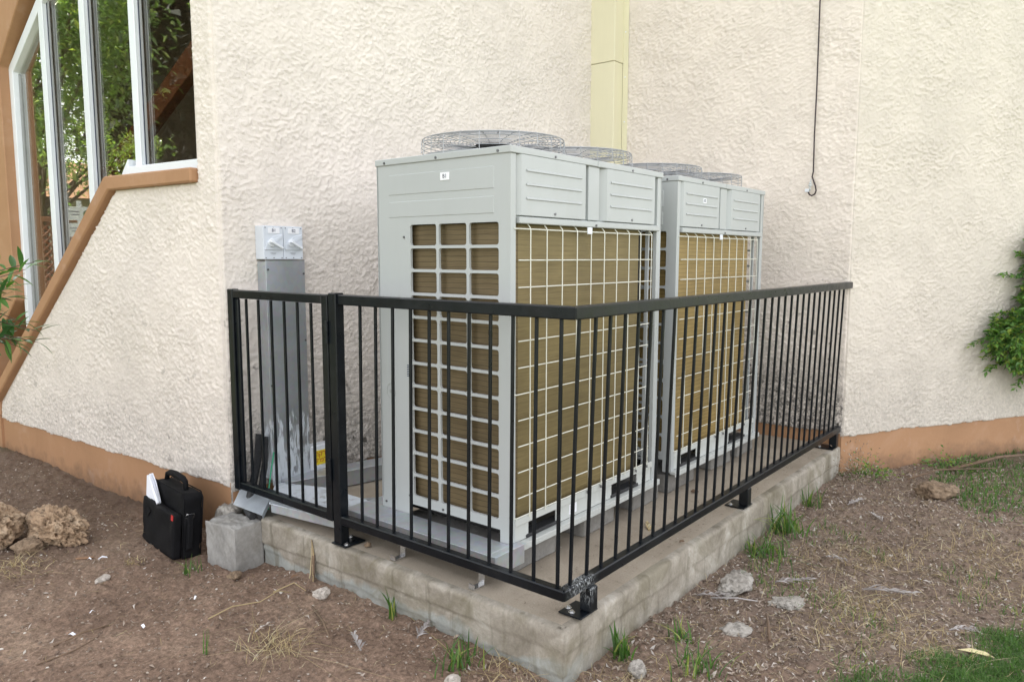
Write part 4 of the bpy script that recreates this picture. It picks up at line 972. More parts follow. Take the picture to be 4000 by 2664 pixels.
# scattered pebbles on bare earth (uncountable)
def inside_slab(x, y): return (x > -.01) & (y > -.01) & (x < 3.4)
def in_bld(x, y): return ((x > -.14) & (y > 2.05)) | ((x > 3.3) & (y > -.60*(x-3.38)-.02))
def scatter_pts(n_, x0, x1, y0, y1, dens=None, rng=RNG):
    x = rng.uniform(x0, x1, n_); y = rng.uniform(y0, y1, n_); k = ~(inside_slab(x, y) | in_bld(x, y))
    k &= ~((x > -.2) & (x < .02) & (y > 1.84) & (y < 2.12))
    if dens is not None: k &= rng.random(n_) < dens(x, y)
    x, y = x[k], y[k]; return x, y, gz(x, y)
def stuff_mesh(name, verts, quads, mat, label=None, cat=None, smooth=False):
    me = bpy.data.meshes.new(name); v = np.asarray(verts, float); q = np.asarray(quads)
    me.vertices.add(len(v)); me.vertices.foreach_set('co', v.ravel()); me.loops.add(q.size); me.loops.foreach_set('vertex_index', q.ravel().astype(np.int32))
    me.polygons.add(len(q)); me.polygons.foreach_set('loop_start', (np.arange(len(q))*q.shape[1]).astype(np.int32))
    me.polygons.foreach_set('use_smooth', np.full(len(q), smooth)); me.materials.append(mat); me.update(calc_edges=True)
    o = link(name, me); 
    if label: tag(o, label, cat, kind='stuff')
    return o
# octahedral-ish pebble
bm = bmesh.new(); bmesh.ops.create_icosphere(bm, subdivisions=1, radius=1); PV = np.array([v.co[:] for v in bm.verts]); PF = np.array([[v.index for v in f.verts] for f in bm.faces]); bm.free()
def pebbles(name, n_, area, smin, smax, mat, label, dens=None, flat=.6, lift=.0, pw=3):
    x, y, zz = scatter_pts(n_, *area, dens); k = len(x)
    s = smin+(smax-smin)*RNG.random(k)**pw
    a = RNG.uniform(0, 6.28, k); sx_ = s*RNG.uniform(.7, 1.3, k); sy_ = s*RNG.uniform(.6, 1.1, k); sz_ = s*flat*RNG.uniform(.6, 1.2, k)
    pv = PV[None]*(1+RNG.uniform(-.25, .25, (k, len(PV), 1))); X_ = pv[:,:,0]*sx_[:,None]; Y_ = pv[:,:,1]*sy_[:,None]; Z_ = pv[:,:,2]*sz_[:,None]
    ca, sa = np.cos(a)[:,None], np.sin(a)[:,None]
    V = np.stack([x[:,None]+X_*ca-Y_*sa, y[:,None]+X_*sa+Y_*ca, zz[:,None]+Z_+lift+s[:,None]*.15], -1).reshape(-1, 3)
    Q = (PF[None]+np.arange(k)[:,None,None]*len(PV)).reshape(-1, 3)
    return stuff_mesh(name, V, Q, mat, label, 'gravel')
MT['peb'] = leafmat('mixed_gravel', (.16, .12, .09), (.34, .28, .22), 0, .95, (.62, .58, .52))
MT['clod'] = leafmat('earth_clods', (.11, .075, .055), (.24, .175, .13), 0, .97)
pebbles('gravel', 30000, (-1.6, 4.6, -1.4, 4.8), .0010, .008, MT['peb'], 'fine pale gravel scattered over the brown earth', pw=4)
pebbles('earth_clods', 20000, (-1.6, 4.6, -1.4, 4.8), .002, .009, MT['clod'], 'loose crumbs of brown earth over the whole yard', pw=3)
# flat chips / leaf litter: small bent quads
def litter(name, n_, area, lmin, lmax, wr, mat, label, cat, dens=None, tilt=.35, curl=.15, lift=.004):
    x, y, zz = scatter_pts(n_, *area, dens); k = len(x); L = lmin+(lmax-lmin)*RNG.random(k)**2; W2 = L*wr*RNG.uniform(.5, 1.3, k)
    a = RNG.uniform(0, 6.28, k); t = RNG.normal(0, tilt, k); rl = RNG.normal(0, tilt*1.3, k)
    d = np.stack([np.cos(a)*np.cos(t), np.sin(a)*np.cos(t), np.sin(t)], -1); s_ = np.stack([-np.sin(a)*np.cos(rl), np.cos(a)*np.cos(rl), np.sin(rl)], -1)
    c = np.stack([x, y, zz+lift+np.abs(np.sin(t))*L*.4], -1); up = np.array([0, 0, 1.0])
    cv = (curl*L*RNG.normal(0, 1, k))[:,None]*up+s_*(curl*L*RNG.normal(0, 1.2, k))[:,None]
    p = [c-d*L[:,None]/2, c-s_*W2[:,None]/2+cv, c+s_*W2[:,None]/2+cv, c+d*L[:,None]/2]
    V = np.stack(p, 1).reshape(-1, 3); base = np.arange(k)*4
    Q = np.concatenate([np.stack([base, base+1, base+2], -1), np.stack([base+1, base+3, base+2], -1)])
    return stuff_mesh(name, V, Q, mat, label, cat)
rightside = lambda x, y: np.clip(.05+.95*sst(-.5, .25, x-.35*y)*1.0, 0, 1)
litter('leaf_litter', 170000, (-1.3, 4.6, -1.4, 3.2), .004, .034, .35, MT['litter'], 'brown and grey leaf litter on the ground right of the slab', 'leaf litter', rightside)
litter('dry_stalks', 62000, (-1.5, 4.6, -1.4, 4.6), .012, .085, .035, MT['straw'], 'thin straw stalks strewn over the yard', 'straw', lambda x, y: np.clip(.10+.9*sst(-.45, .4, x-.4*y), 0, 1), tilt=.22, curl=.12, lift=.008)
litter('wood_chips', 5000, (-1.5, .2, -.6, 4.6), .006, .03, .3, MT['litter'], 'small brown chips near the far left earth', 'litter', lambda x, y: np.clip(.15+sst(2.0, 3.2, y)+.7*np.exp(-((x+.1)/.12)**2), 0, 1))

# ================================================================== GRASS AND WEEDS
def blades(pts, h, w_, n_seg=3, lean=.5, hv=.4, rng=RNG, vz=1.0):
    """pts (k,3) roots -> verts, quads"""
    k = len(pts); H = h*(1+hv*rng.uniform(-1, 1, k)); a = rng.uniform(0, 6.28, k); ln = np.abs(rng.normal(0, lean, k))+.05
    d = np.stack([np.cos(a), np.sin(a), 0*a], -1); s_ = np.stack([-np.sin(a), np.cos(a), 0*a], -1)
    s_ = s_*np.cos(.8*rng.normal(size=k))[:,None]+d*np.sin(.8*rng.normal(size=k))[:,None]
    V = []; 
    for j in range(n_seg+1):
        u = j/n_seg; wd = w_*(1-u)**.6*(1 if j < n_seg else .05)
        c = pts+d*(ln*H*u**1.7)[:,None]+np.array([0, 0, vz])*(H*u*(1-.35*ln*u).clip(.15))[:,None]
        V.append(c-s_*wd/2); V.append(c+s_*wd/2)
    V = np.stack(V, 1).reshape(-1, 3); b0 = np.arange(k)*(2*(n_seg+1))
    Q = np.concatenate([np.stack([b0+2*j, b0+2*j+1, b0+2*j+3, b0+2*j+2], -1) for j in range(n_seg)])
    return V, Q
def tuft(name, x, y, n_, h, w_, spread, mat, label, cat, lean=.6, group=None, zoff=0, seed=0):
    r = np.random.default_rng(3000+seed); px = x+r.normal(0, spread, n_); py = y+r.normal(0, spread, n_)
    ok = ~inside_slab(px, py); px, py = px[ok], py[ok]
    p = np.stack([px-x, py-y, gz(px, py)-gzs(x, y)], -1)
    V, Q = blades(p, h, w_, 4, lean, .45, r, .38 if mat is MT['straw'] else 1.0); o = stuff_mesh(name, V, Q, mat); o.location = (x, y, gzs(x, y)+zoff); return tag(o, label, cat, group)
gw_ = 'green grass tufts growing along the slab'
tuft('grass_tuft', 2.02, -.085, 70, .17, .009, .04, MT['grass'], 'tall green grass tuft against the long slab side near the stub post', 'grass tuft', .6, gw_, seed=1)
tuft('grass_tuft', 1.66, -.11, 80, .12, .008, .06, MT['grass'], 'arching green grass clump nearest the middle of the long slab side', 'grass tuft', 1.0, gw_, seed=2)
tuft('grass_tuft', 2.55, -.07, 30, .14, .007, .03, MT['grass'], 'thin green tuft near the far end of the slab', 'grass tuft', .7, gw_, seed=3)
tuft('grass_tuft', .30, -.055, 45, .10, .010, .018, MT['grass'], 'bright green tuft at the slab side just right of its front corner', 'grass tuft', .5, gw_, seed=4)
tuft('grass_tuft', .55, -.19, 26, .08, .008, .02, MT['grass'], 'low green tuft a hand width off the slab beside the rubble', 'grass tuft', .7, gw_, seed=5)
tuft('grass_tuft', .40, -.32, 70, .085, .006, .05, MT['grass'], 'spread green tuft between two pale chunks', 'grass tuft', .6, seed=6)
tuft('grass_tuft', -.035, .86, 16, .11, .009, .012, MT['grass'], 'slim upright green blades at the slab end face', 'grass tuft', .3, gw_, seed=7)
tuft('grass_tuft', -.13, .38, 60, .09, .008, .05, MT['grass'], 'green weeds at the bottom edge left of the slab corner', 'grass tuft', .6, seed=8)
tuft('grass_tuft', -.70, 1.17, 7, .09, .005, .006, MT['grass'], 'lone green blades standing in the bare earth', 'grass tuft', .15, seed=9)
tuft('grass_tuft', -.33, 1.98, 22, .07, .006, .02, MT['grass'], 'little green sprout in front of the black bag', 'grass tuft', .4, seed=10)
tuft('grass_tuft', -.45, 2.28, 26, .07, .005, .025, MT['straw'], 'pale dry grass wisps at the left foot of the bag', 'grass tuft', .5, seed=11)
tuft('grass_tuft', -.85, 2.62, 120, .09, .004, .09, MT['straw'], 'straw clump in front of the two big rocks', 'grass tuft', 1.2, seed=12)
dgr = 'dry straw clumps right of the slab'
for i, (x, y, n_, h, sp, l) in enumerate([(1.33, -.66, 150, .12, .10, 'dry golden straw clump in the centre of the right-hand litter'), (1.98, -.62, 110, .12, .08, 'small dry golden clump right of the bark pieces'),
        (2.35, -1.0, 180, .13, .14, 'wide dry straw clump near the right edge'), (1.08, -.98, 120, .11, .09, 'dry straw clump beside the yellow leaf'), (.98, -.62, 70, .09, .06, 'faint dry clump next to the fallen grey leaf'),
        (.10, -.22, 130, .10, .07, 'straw heap just off the front slab corner'), (-.05, .22, 90, .09, .06, 'straw caught against the slab corner base'), (1.78, -.42, 90, .13, .10, 'long flattened straw stems in the right-hand litter'),
        (-.50, 1.02, 90, .17, .05, 'pale straw wisps at the bottom edge of the bare earth'), (1.9, -1.15, 110, .11, .12, 'straw clump farthest to the right')]):
    tuft('dry_grass_clump', x, y, int(n_*1.3), h, .003, sp*1.1, MT['straw'], l, 'dry grass', 1.3, dgr, seed=30+i)
# creeping green weeds at the wall foot on the right
def cover(name, n_, area, dens, h, w_, mat, label, cat, lean=.6):
    x, y, zz = scatter_pts(n_, *area, dens); V, Q = blades(np.stack([x, y, zz], -1), h, w_, 2, lean, .5); return stuff_mesh(name, V, Q, mat, label, cat)
cover('ground_weeds', 15000, (2.5, 5.4, -2.2, .2), lambda x, y: np.clip(sst(.48, .64, fbm(x*3, y*3, 91, 3))*sst(3.0, 4.0, x-y*.9), 0, 1), .045, .007, MT['lawn'], 'low green weeds carpeting the earth below the right wall', 'weeds', .9)
cover('lawn_grass', 110000, (.25, 2.3, -1.75, -.5), lambda x, y: np.clip(sst(.0, .22, (-y-.76)-.42*(x-.62)+.28*(fbm(x*5, y*5, 93, 3)-.5)), 0, 1)*(x-y*.7 > .9), .035, .0032, MT['lawn'], 'patch of short green lawn at the lower right', 'grass', .9)
cover('sparse_grass', 6000, (.2, 2.6, -1.5, -.1), lambda x, y: np.clip(sst(.56, .72, fbm(x*4, y*4, 95, 3)), 0, 1)*.8, .045, .004, MT['grass'], 'sparse green shoots mixed into the litter', 'grass', .8)

# dry palm leaflets, sticks, leaves
def dryleaf(x, y, rz, L, n_, label, mat='frond', spread=.5, zo=.015):
    m = MB(); r = random.Random(int(x*991+y*77)); 
    m.tube([(0, 0, .004), (L*.5, .01, .012), (L, 0, .004)], [.003, .0025, .001], 5)
    for k in range(n_):
        u = (k+.5)/n_; sgn = 1 if k % 2 else -1; a = sgn*spread*(1.1-u*.5)+r.uniform(-.15, .15); l = L*.45*(1-u*.4)*r.uniform(.7, 1.1)
        p = Vector((u*L, .01*u, .01)); d = Vector((math.cos(a), math.sin(a), r.uniform(-.1, .25))); s_ = Vector((-math.sin(a), math.cos(a), .3)).normalized()*.0045
        q = p+d*l*.5+Vector((0, 0, .006)); e = p+d*l
        m.add([p-s_*.5, p+s_*.5, q+s_, q-s_, e], [(0,1,2,3), (3,2,4)])
    o = m.build('dry_frond', MT[mat]); o.location = (x, y, gzs(x, y)+zo); o.rotation_euler = (0, 0, rz); return tag(o, label, 'dry leaf', 'dead palm leaflets on the ground')
dryleaf(.96, -.06, R(-60), .13, 10, 'curled grey palm leaflet resting by the slab foot in the middle of its long side')
dryleaf(1.33, -.28, R(-50), .17, 14, 'arched grey leaflet between the slab and the straw clump', spread=.35)
dryleaf(1.52, -.62, R(-70), .20, 16, 'long grey split leaflet right of the centre straw clump', spread=.3)
dryleaf(1.78, -.38, R(-100), .09, 9, 'small grey leaflet near the flattened straw stems')
dryleaf(1.32, -1.0, R(-60), .10, 10, 'grey striped leaflet next to the yellow leaf')
dryleaf(2.65, -.25, R(-20), .14, 12, 'pale leaflet lying near the far slab end')
dryleaf(2.5, -.48, R(40), .12, 12, 'bleached leaflet in front of the brown rock')
dryleaf(-.32, .72, R(60), .12, 12, 'feathery grey leaflet on the earth left of the slab')
dryleaf(-.12, .62, R(20), .12, 12, 'feathery grey leaflet closest to the slab end face')
dryleaf(-.50, 1.15, R(-5), .08, 6, 'flat brown leaflet in the middle of the bare earth', 'litter')
dryleaf(1.06, .24, R(30), .10, 9, 'tan leaflet lying on the slab beside the second footing block', 'straw', zo=.205)
def stick(pts, r, label, mat='twig', cat='stick'):
    P = [Vector((x, y, gzs(x, y)+dz)) for x, y, dz in pts]; o0 = P[0].copy(); m = MB(); n_ = len(P); m.tube([p-o0 for p in P], [r*(1-.5*i/n_) for i in range(n_)], 6); o = m.build('stick', MT[mat], smooth=True); o.location = o0; return tag(o, label, cat, 'sticks on the earth')
stick([(-.22, 1.16, .012), (-.26, 1.03, .016), (-.33, .90, .012)], .006, 'straight dark stick lying left of the slab end')
stick([(-.55, 1.42, .008), (-.44, 1.42, .018), (-.33, 1.38, .022), (-.24, 1.38, .03), (-.19, 1.36, .012)], .003, 'forked light brown twig below the white stone', 'straw')
stick([(-.24, 1.42, .01), (-.17, 1.36, .05), (-.15, 1.30, .02)], .003, 'thin pale twig arching by the slab foot', 'straw')
stick([(-1.03, 1.72, .008), (-.93, 1.70, .012), (-.83, 1.70, .010)], .005, 'orange-brown stick at the left of the bare earth')
stick([(-1.13, 1.60, .006), (-1.0, 1.60, .010), (-.9, 1.62, .008)], .003, 'thin twig at the lower left')
stick([(.16, -.38, .012), (.27, -.42, .015), (.32, -.47, .012)], .007, 'grey stick at the bottom edge right of the slab', 'frond')
stick([(.74, -.47, .02), (.86, -.42, .03), (.95, -.38, .02)], .007, 'curved dark seed pod on the right-hand litter')
stick([(.98, -.12, .02), (1.02, -.22, .03), (1.06, -.30, .02)], .004, 'slim grey stick between rubble lumps', 'frond')
stick([(3.45, -.42, .03), (3.75, -.55, .05), (4.1, -.85, .04)], .006, 'long bare branch on the weeds below the right wall')
stick([(3.9, -.6, .03), (4.3, -.85, .07), (4.8, -1.15, .05)], .013, 'thick brown branch at the right edge under the vine')
stick([(.0, .78, .01), (-.1, .45, .008), (-.12, .40, .01)], .002, 'hair-thin twig at the slab end foot', 'straw')
yl = MB(); yl.add([(0,0,.0), (.05,.018,.010), (.10,.012,.012), (.13,0,.002), (.10,-.012,.008), (.05,-.02,.012), (.06, 0, .004)], [(0,1,6), (1,2,6), (2,3,6), (3,4,6), (4,5,6), (5,0,6)])
MT['yleaf'] = simple('pale_yellow_leaf', (.62, .55, .30), .6, 0, .1); o = yl.build('fallen_leaf', MT['yleaf']); o.location = (1.16, -1.05, gzs(1.16, -1.05)+.02); o.rotation_euler = (0, .1, R(-70)); tag(o, 'single pale yellow leaf lying right of the litter near the lawn', 'leaf')
pm_ = [(-1.14, 2.02), (-.60, 2.45), (-.55, 2.42), (-.82, 1.88), (-.47, 1.67), (-.75, 1.57), (-.95, 1.75), (-.42, 1.68), (.94, -.84), (-.72, 1.95)]
pl2 = ['white scrap of paper at the left picture edge', 'grey-white scrap between the rocks and the bag', 'small pale scrap just left of the bag', 'white scrap on the earth below the big rocks', 'tiny white scrap in the middle of the earth', 'pale scrap beside the orange stick', 'white curled scrap at the lower left', 'silvery scrap in front of the concrete cube', 'white scrap near the lawn edge', 'faint white scrap near the flat whitish stone']
for i, (x, y) in enumerate(pm_[:7]):
    m = MB(); r = random.Random(i); L = .010+.014*r.random(); m.add([(-L, -L*.25, .002), (0, -L*.4, .012), (L, -L*.1, .004), (L*.7, L*.35, .008), (-.1*L, L*.2, .015), (-L*.8, L*.3, .003)], [(0,1,4,5), (1,2,3,4)])
    o = m.build('paper_scrap', MT['paper']); o.location = (x, y, gzs(x, y)+.006); o.rotation_euler = (0, 0, r.uniform(0, 6)); tag(o, pl2[i], 'scrap', 'pale scraps on the earth')
DV = empty('dry_vine', (-.012, 1.43, -.25), 0, 'dried brown root clump clinging to the slab end face below the gate', 'dry plant')
rv = random.Random(9)
for k in range(9):
    m = MB(); y0 = rv.uniform(-.012, .02); m.tube([(rv.uniform(-.03, 0), y0*2.5, 0), (-.006, y0+rv.uniform(-.01, .01), .08), (-.002, y0*.8, .16), (.0, y0*.5+.01, rv.uniform(.19, .245))], [.004, .0045, .004, .0015], 5); m.build('stem', MT['twig' if k % 3 else 'straw'], DV)
m = MB(); m.add([(0,0,0), (.03,.01,.008), (.055,.0,.002), (.03,-.018,.010)], [(0,1,2,3)]); o = m.build('fallen_leaf', MT['terra']); o.location = (-.10, 1.50, gzs(-.1, 1.5)+.008); tag(o, 'small rusty orange leaf on the earth between the cube and the dried root', 'leaf')
# debris on slab
def slabbits(n_, label):
    x = RNG.uniform(.06, 3.3, n_); y = np.abs(RNG.normal(0, .16, n_))+.06; k = (y < 1.5); x, y = x[k], y[k]; k = len(x)
    a = RNG.uniform(0, 6.28, k); L = RNG.uniform(.004, .035, k)*RNG.random(k); W2 = np.maximum(.0012, L*.08)
    d = np.stack([np.cos(a), np.sin(a), 0*a], -1); s_ = np.stack([-np.sin(a), np.cos(a), 0*a], -1); c = np.stack([x, y, np.full(k, .0045)], -1)
    b_ = s_*(L*RNG.normal(0, .15, k))[:,None]
    V = np.stack([c-d*L[:,None]/2, c-s_*W2[:,None]+b_, c+s_*W2[:,None]+b_, c+d*L[:,None]/2], 1).reshape(-1, 3); V[:, 2] += RNG.uniform(0, .002, len(V)); b0 = np.arange(k)*4
    return stuff_mesh('slab_debris', V, np.concatenate([np.stack([b0, b0+1, b0+2], -1), np.stack([b0+1, b0+3, b0+2], -1)]), MT['litter'], label, 'litter')
slabbits(1600, 'tiny leaf crumbs and twigs scattered on the slab')
for i, (x, y, s_, l) in enumerate([(.62, .13, .016, 'dark seed husk on the slab near the front corner'), (1.15, .15, .02, 'dark seed husk on the slab in the middle'), (1.02, .05, .014, 'dark seed husk at the slab edge'), (.21, .32, .01, 'tiny seed husk near the front corner'), (1.75, .33, .022, 'curled dark husk next to the third footing block')]):
    m = MB(); m.tube([(-s_, 0, .006), (-s_*.4, .002, .011), (s_*.5, 0, .010), (s_, .003, .006)], [s_*.1, s_*.45, s_*.4, s_*.08], 7); o = m.build('seed_husk', MT['twig'], smooth=True); o.location = (x, y, .002); o.rotation_euler = (0, 0, i*1.3); tag(o, l, 'seed husk', 'seed husks on the slab')
rock('pebble', (.07, 1.12), (.035, .03, .028), 0, MT['rockbrown'], 'small tan stone on the slab beside the gate post plate', seed=20, sub=3).location = (.075, 1.14, .013)

# ================================================================== SHRUBS
lm = bpy.data.meshes.new('leaf')
def leaf_data(L=.10, W2=.026, fold=.25, droop=.25, seg=5):
    V = []; Fc = []
    for i in range(seg+1):
        u = i/seg; wd = W2*math.sin(math.pi*min(1, u*.92+.06))**.8/2; zc = -droop*L*u*u
        V += [(u*L, -wd, zc+wd*fold), (u*L, 0, zc), (u*L, wd, zc+wd*fold)]
    for i in range(seg): a = i*3; Fc += [(a, a+3, a+4, a+1), (a+1, a+4, a+5, a+2)]
    return V, Fc
V, Fc = leaf_data(); lm.from_pydata(V, [], Fc); lm.materials.append(MT['leaf']); lm.polygons.foreach_set('use_smooth', [True]*len(Fc)); lm.update()
SH = empty('leafy_shrub', (-.93, 3.02, gzs(-.83, 3.02)-.05), 0, 'shrub with long pointed green leaves entering at the left edge', 'shrub')
stm = MB(); rr = random.Random(5); tips = []
for k in range(26):
    a = rr.uniform(-1.3, 1.3)-.35; e = rr.uniform(-.35, .75); Lb = rr.uniform(.22, .42)
    base = Vector((rr.uniform(-.04, .04), rr.uniform(-.04, .04), rr.uniform(1.12, 1.42)))
    d = Vector((math.cos(a)*math.cos(e), math.sin(a)*math.cos(e), math.sin(e))); tip = base+d*Lb+Vector((0, 0, -.03))
    stm.tube([base, base+d*Lb*.5+Vector((0,0,.01)), tip], [.004, .003, .0015], 5); tips.append((base, tip, d))
stm.tube([(0, 0, 0), (.02, -.01, .5), (0, 0, 1.0), (.01, .02, 1.35)], [.016, .013, .010, .006], 7); stm.build('stem', MT['bark'], SH, smooth=True)
for base, tip, d in tips:
    for k in range(9):
        u = .25+.75*k/8; p = base.lerp(tip, u); a = rr.uniform(0, 6.28); perp = d.orthogonal().normalized(); perp = Matrix.Rotation(a, 3, d) @ perp
        dr = (perp*.75+d*(.35+.8*(u > .9))+Vector((0, 0, .12))).normalized(); o = link('leaf', lm, SH); s_ = rr.uniform(.75, 1.25)
        up = Vector((0, 0, 1))+Vector((rr.uniform(-.3, .3), rr.uniform(-.3, .3), 0)); y_ = up.cross(dr).normalized(); zz = dr.cross(y_)
        mm_ = Matrix((dr, y_, zz)).transposed().to_4x4() @ Matrix.Scale(s_, 4); mm_.translation = p; o.matrix_local = mm_
# climbing shrub at right (small pinnate leaves), joined foliage
VS = empty('climbing_shrub', (4.80, -.93, gzs(4.80, -.93)), 0, 'feathery green climbing shrub against the right wall at the picture edge', 'shrub')
def leafcloud(pts, dirs, L, W2, rng, droop=.2):
    k = len(pts); up = np.array([0, 0, 1.0])+rng.normal(0, .45, (k, 3)); dirs = dirs/np.linalg.norm(dirs, axis=1)[:, None]
    s_ = np.cross(up, dirs); s_ /= np.linalg.norm(s_, axis=1)[:, None]+1e-9; Ls = L*rng.uniform(.6, 1.3, k)[:, None]; nrm = np.cross(dirs, s_)
    V = np.stack([pts, pts+dirs*Ls*.5-s_*W2/2*Ls/L+nrm*.12*W2, pts+dirs*Ls+np.array([0, 0, -1])*droop*Ls, pts+dirs*Ls*.5+s_*W2/2*Ls/L+nrm*.12*W2], 1).reshape(-1, 3)
    return V, np.arange(k*4).reshape(-1, 4)
r = np.random.default_rng(77); PTS = []; DR = []; stm = MB()
along = np.array([dR.x, dR.y, 0]); outn = np.array([WR.n[0], WR.n[1], 0])
def spray(p, d, L, nl, jag=.5):
    d = d/np.linalg.norm(d); pts = [p+d*L*u+np.array([0, 0, -.25*L*u*u]) for u in np.linspace(0, 1, 6)]
    stm.tube([tuple(q) for q in pts], [.0022, .002, .0018, .0015, .0012, .0008], 4)
    for u in np.linspace(.15, 1, nl):
        q = p+d*L*u+np.array([0, 0, -.25*L*u*u])
        for s_ in (-1, 1, 0):
            PTS.append(q); v = np.cross(d, [0, 0, 1])*s_*1.0+d*.5+r.normal(0, .3, 3); DR.append(v)
for k in range(1300):
    hgt = r.uniform(.68, 1.72) if r.random() < .45 else r.normal(.98, .13); cxs = .18+.30*math.sin((hgt-.5)*2.6)+.25*r.random()
    rad = .09+.42*np.exp(-((hgt-.97)/.20)**2)+.10*np.exp(-((hgt-1.45)/.22)**2)
    c = along*(r.uniform(-1, 1.3)*rad+.10)+outn*(r.uniform(-.02, .22)); c[2] = hgt
    ang = r.uniform(0, 6.28); d = along*math.cos(ang)*1.1-along*.35+outn*.35*r.random(); d[2] = math.sin(ang)*.7
    spray(c, d, r.uniform(.08, .2), 8)
for (a, h0, h1, L) in ((-.42, .95, .02, .34), (-.35, .75, -.10, .2), (-.10, 1.35, .4, .3), (-.2, 1.1, .25, .25)):
    c = along*a*.6; c[2] = h0; d = -along+np.array([0, 0, h1]); spray(c, d, L, 12)
stm.tube([tuple(along*.55), tuple(along*.5+[0, 0, .5]), tuple(along*.3+[0, 0, 1.1]), tuple(along*.15+[0, 0, 1.6])], [.010, .009, .006, .003], 6)
stm.build('stem', MT['bark'], VS)
V, Q = leafcloud(np.array(PTS), np.array(DR), .043, .020, r); o = stuff_mesh('foliage', V, Q, MT['leaf2']); o.parent = VS; o['kind'] = 'stuff'
m = MB(); 
for k in range(5): a = k*1.2566; m.add([(0,0,0), (.008*math.cos(a-.5), .004, .008*math.sin(a-.5)), (.016*math.cos(a), .002, .016*math.sin(a)), (.008*math.cos(a+.5), .004, .008*math.sin(a+.5))], [(0,1,2,3)])
fo = m.build('flower', MT['paper'], VS); fo.location = (-.02, -.18, 1.42+.0)
# small weeds climbing at slab/wall junction
def bush(name, x, y, n_, rx, h, mat, label, cat, L=.03, W2=.012, seed=0):
    r = np.random.default_rng(seed); p = np.stack([r.normal(0, rx, n_), r.normal(0, rx, n_), np.abs(r.normal(0, h, n_))], -1); d = p*np.array([1, 1, .5])+r.normal(0, .03, (n_, 3))+[0, 0, .02]
    V, Q = leafcloud(p, d, L, W2, r); par = empty(name, (x, y, gzs(x, y)), 0, label, cat); o = stuff_mesh('foliage', V, Q, mat); o.parent = par; o['kind'] = 'stuff'; return par
bush('green_weed', 3.42, -.20, 260, .06, .06, MT['leaf2'], 'leafy green weed at the slab end against the terracotta band', 'weed', seed=5)
bush('dry_weed', 3.18, -.16, 420, .07, .12, MT['litter'], 'brown dried weed standing at the far slab end', 'weed', .022, .006, seed=6)
bush('green_weed', 4.05, -.55, 260, .09, .05, MT['leaf2'], 'low green weed at the foot of the right wall', 'weed', seed=7)

# ================================================================== GARDEN SEEN IN THE GLASS
def tree(x, y, h0, rad, hh, nl, seed, label, lmat='treeleaf', ls=1.0):
    T = empty('tree', (x, y, -.2), 0, label, 'tree', 'trees in the garden left of the building'); r = np.random.default_rng(seed); m = MB()
    m.tube([(0, 0, 0), (.05, .03, h0*.6), (0, .1, h0+hh*.4), (.1, 0, h0+hh*.9)], [.20, .16, .12, .05], 9)
    cl = []
    for k in range(46):
        v = r.normal(size=3); v /= np.linalg.norm(v); q = v*r.uniform(.45, 1)**.5*np.array([rad, rad, hh/2])*.92+np.array([0, 0, h0+hh/2+.1]); cl.append(q)
        if k < 26: s0 = np.array([0, .05, h0*.8+r.random()*hh*.3]); mid = (s0+q)/2+r.normal(0, .12, 3); m.tube([tuple(s0), tuple(mid), tuple(q)], [.05, .03, .012], 5)
    m.build('trunk', MT['bark'], T, smooth=True)
    cl = np.array(cl); ci_ = r.integers(0, len(cl), nl); off = r.normal(0, 1, (nl, 3))*np.array([.36, .36, .26])
    P = cl[ci_]+off; d = off*.6+r.normal(0, .55, (nl, 3))+[0, 0, -.12]; V, Q = leafcloud(P, d, .12*ls, .045*ls*ls, r, .12)
    o = stuff_mesh('crown', V, Q, MT[lmat]); o.parent = T; o['kind'] = 'stuff'
tree(-2.35, 10.1, 2.5, 2.0, 4.6, 20000, 5, 'dense green tree mirrored in the window, nearest the building')
tree(-5.4, 15.8, 2.4, 2.8, 4.2, 12000, 6, 'second green tree farther off in the mirrored garden')
MT['darkleaf'] = leafmat('sky_blocking_leaf', (.004, .007, .004), (.012, .018, .009), 0, .8)  # near-black leaves for trees added to keep bright sky out of the reflection
tree(-8.0, 10.6, .9, 3.4, 8.5, 42000, 8, 'tall dark tree added to block the sky mirrored in the right window pane', 'darkleaf', 2.0)
tree(-11.5, 17.5, .9, 4.2, 9.5, 42000, 9, 'farther dark tree added to block mirrored sky at the back of the garden', 'darkleaf', 2.3)
SG = empty('sign_post', (-2.75, 9.25, -.2), R(25), 'white garden direction sign with two arrow boards mirrored in the window', 'sign')
m = MB(); m.cyl((0, 0, 0), .03, 2.25, 10); m.build('pole', MT['paper'], SG)
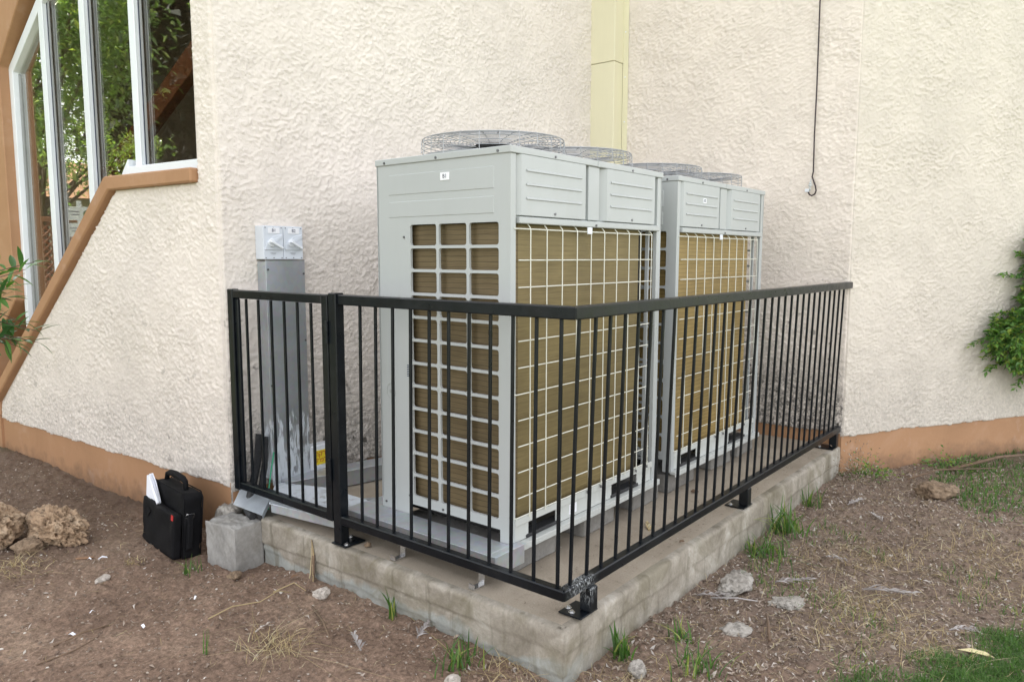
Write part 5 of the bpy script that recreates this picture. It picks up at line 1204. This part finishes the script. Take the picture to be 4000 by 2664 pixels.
for k, zz in enumerate((2.08, 1.86)):
    m = MB(); m.prism([(-.17, zz-.09), (.17, zz-.09), (.17, zz+.09), (-.17, zz+.09), (-.25, zz)], -.045, -.032, 'y'); bd = m.build('arrow_board', MT['paper'], SG)
    m = MB(); m.prism([(-.185, zz-.06), (-.185, zz+.06), (-.245, zz)], -.049, -.046, 'y'); m.build('arrow_tip', MT['red'], bd)
    m = MB(); m.cyl((-.09, -.046, zz), .045, -.003, 14, 'y'); m.build('emblem', MT['leaf'], bd)
    m = MB(); m.box(.0, .12, -.048, -.046, zz+.02, zz+.03); m.box(.0, .1, -.048, -.046, zz-.02, zz-.01); m.build('lettering', MT['ink'], bd)
LF = empty('lattice_fence', (-7.2, 10.2, -.2), math.atan2(2.4, 6), 'dark brown timber lattice fence mirrored in the window', 'fence')
FL = 6.6
m = MB()
for k in range(75):
    x0 = -1.1+k*.105
    for sg in (1, -1):
        a = (x0, .9) if sg > 0 else (x0+1.1, .9); b_ = (x0+1.1, 2.05) if sg > 0 else (x0, 2.05)
        if min(a[0], b_[0]) < 0 or max(a[0], b_[0]) > FL: continue
        m.tube([(a[0], .01*sg, a[1]), (b_[0], .01*sg, b_[1])], .016, 4)
m.build('lattice', MT['brown_wood'], LF)
for x_ in (0, 1.65, 3.3, 4.95, 6.6): box('post', MT['brown_wood'], LF, x_-.05, x_+.05, -.06, .06, 0, 2.15, bevel=.004)
box('rail', MT['brown_wood'], LF, -.05, FL+.05, -.035, .035, 2.06, 2.14, bevel=.004); box('rail', MT['brown_wood'], LF, -.05, FL+.05, -.035, .035, .82, .9, bevel=.004)
GWl = empty('garden_wall', (-8.5, 9.7, -.2), math.atan2(2.4, 6), 'low cream garden wall mirrored in the window below the lattice', 'wall'); box('wall', MT['stucco_right'], GWl, 0, 8, 0, .2, 0, .75, bevel=.01)
HS = empty('garden_house', (-9, 19, -.2), R(15), 'low house with cream walls and orange roof mirrored beyond the garden', 'house')
box('wall', MT['stucco_right'], HS, 0, 9, 0, 5, 0, 3.0, bevel=.01); m = MB(); m.prism([(-.4, 3.0), (5.4, 3.0), (2.5, 4.2)], -.4, 9.4, 'x'); m.build('roof', MT['terra'], HS)
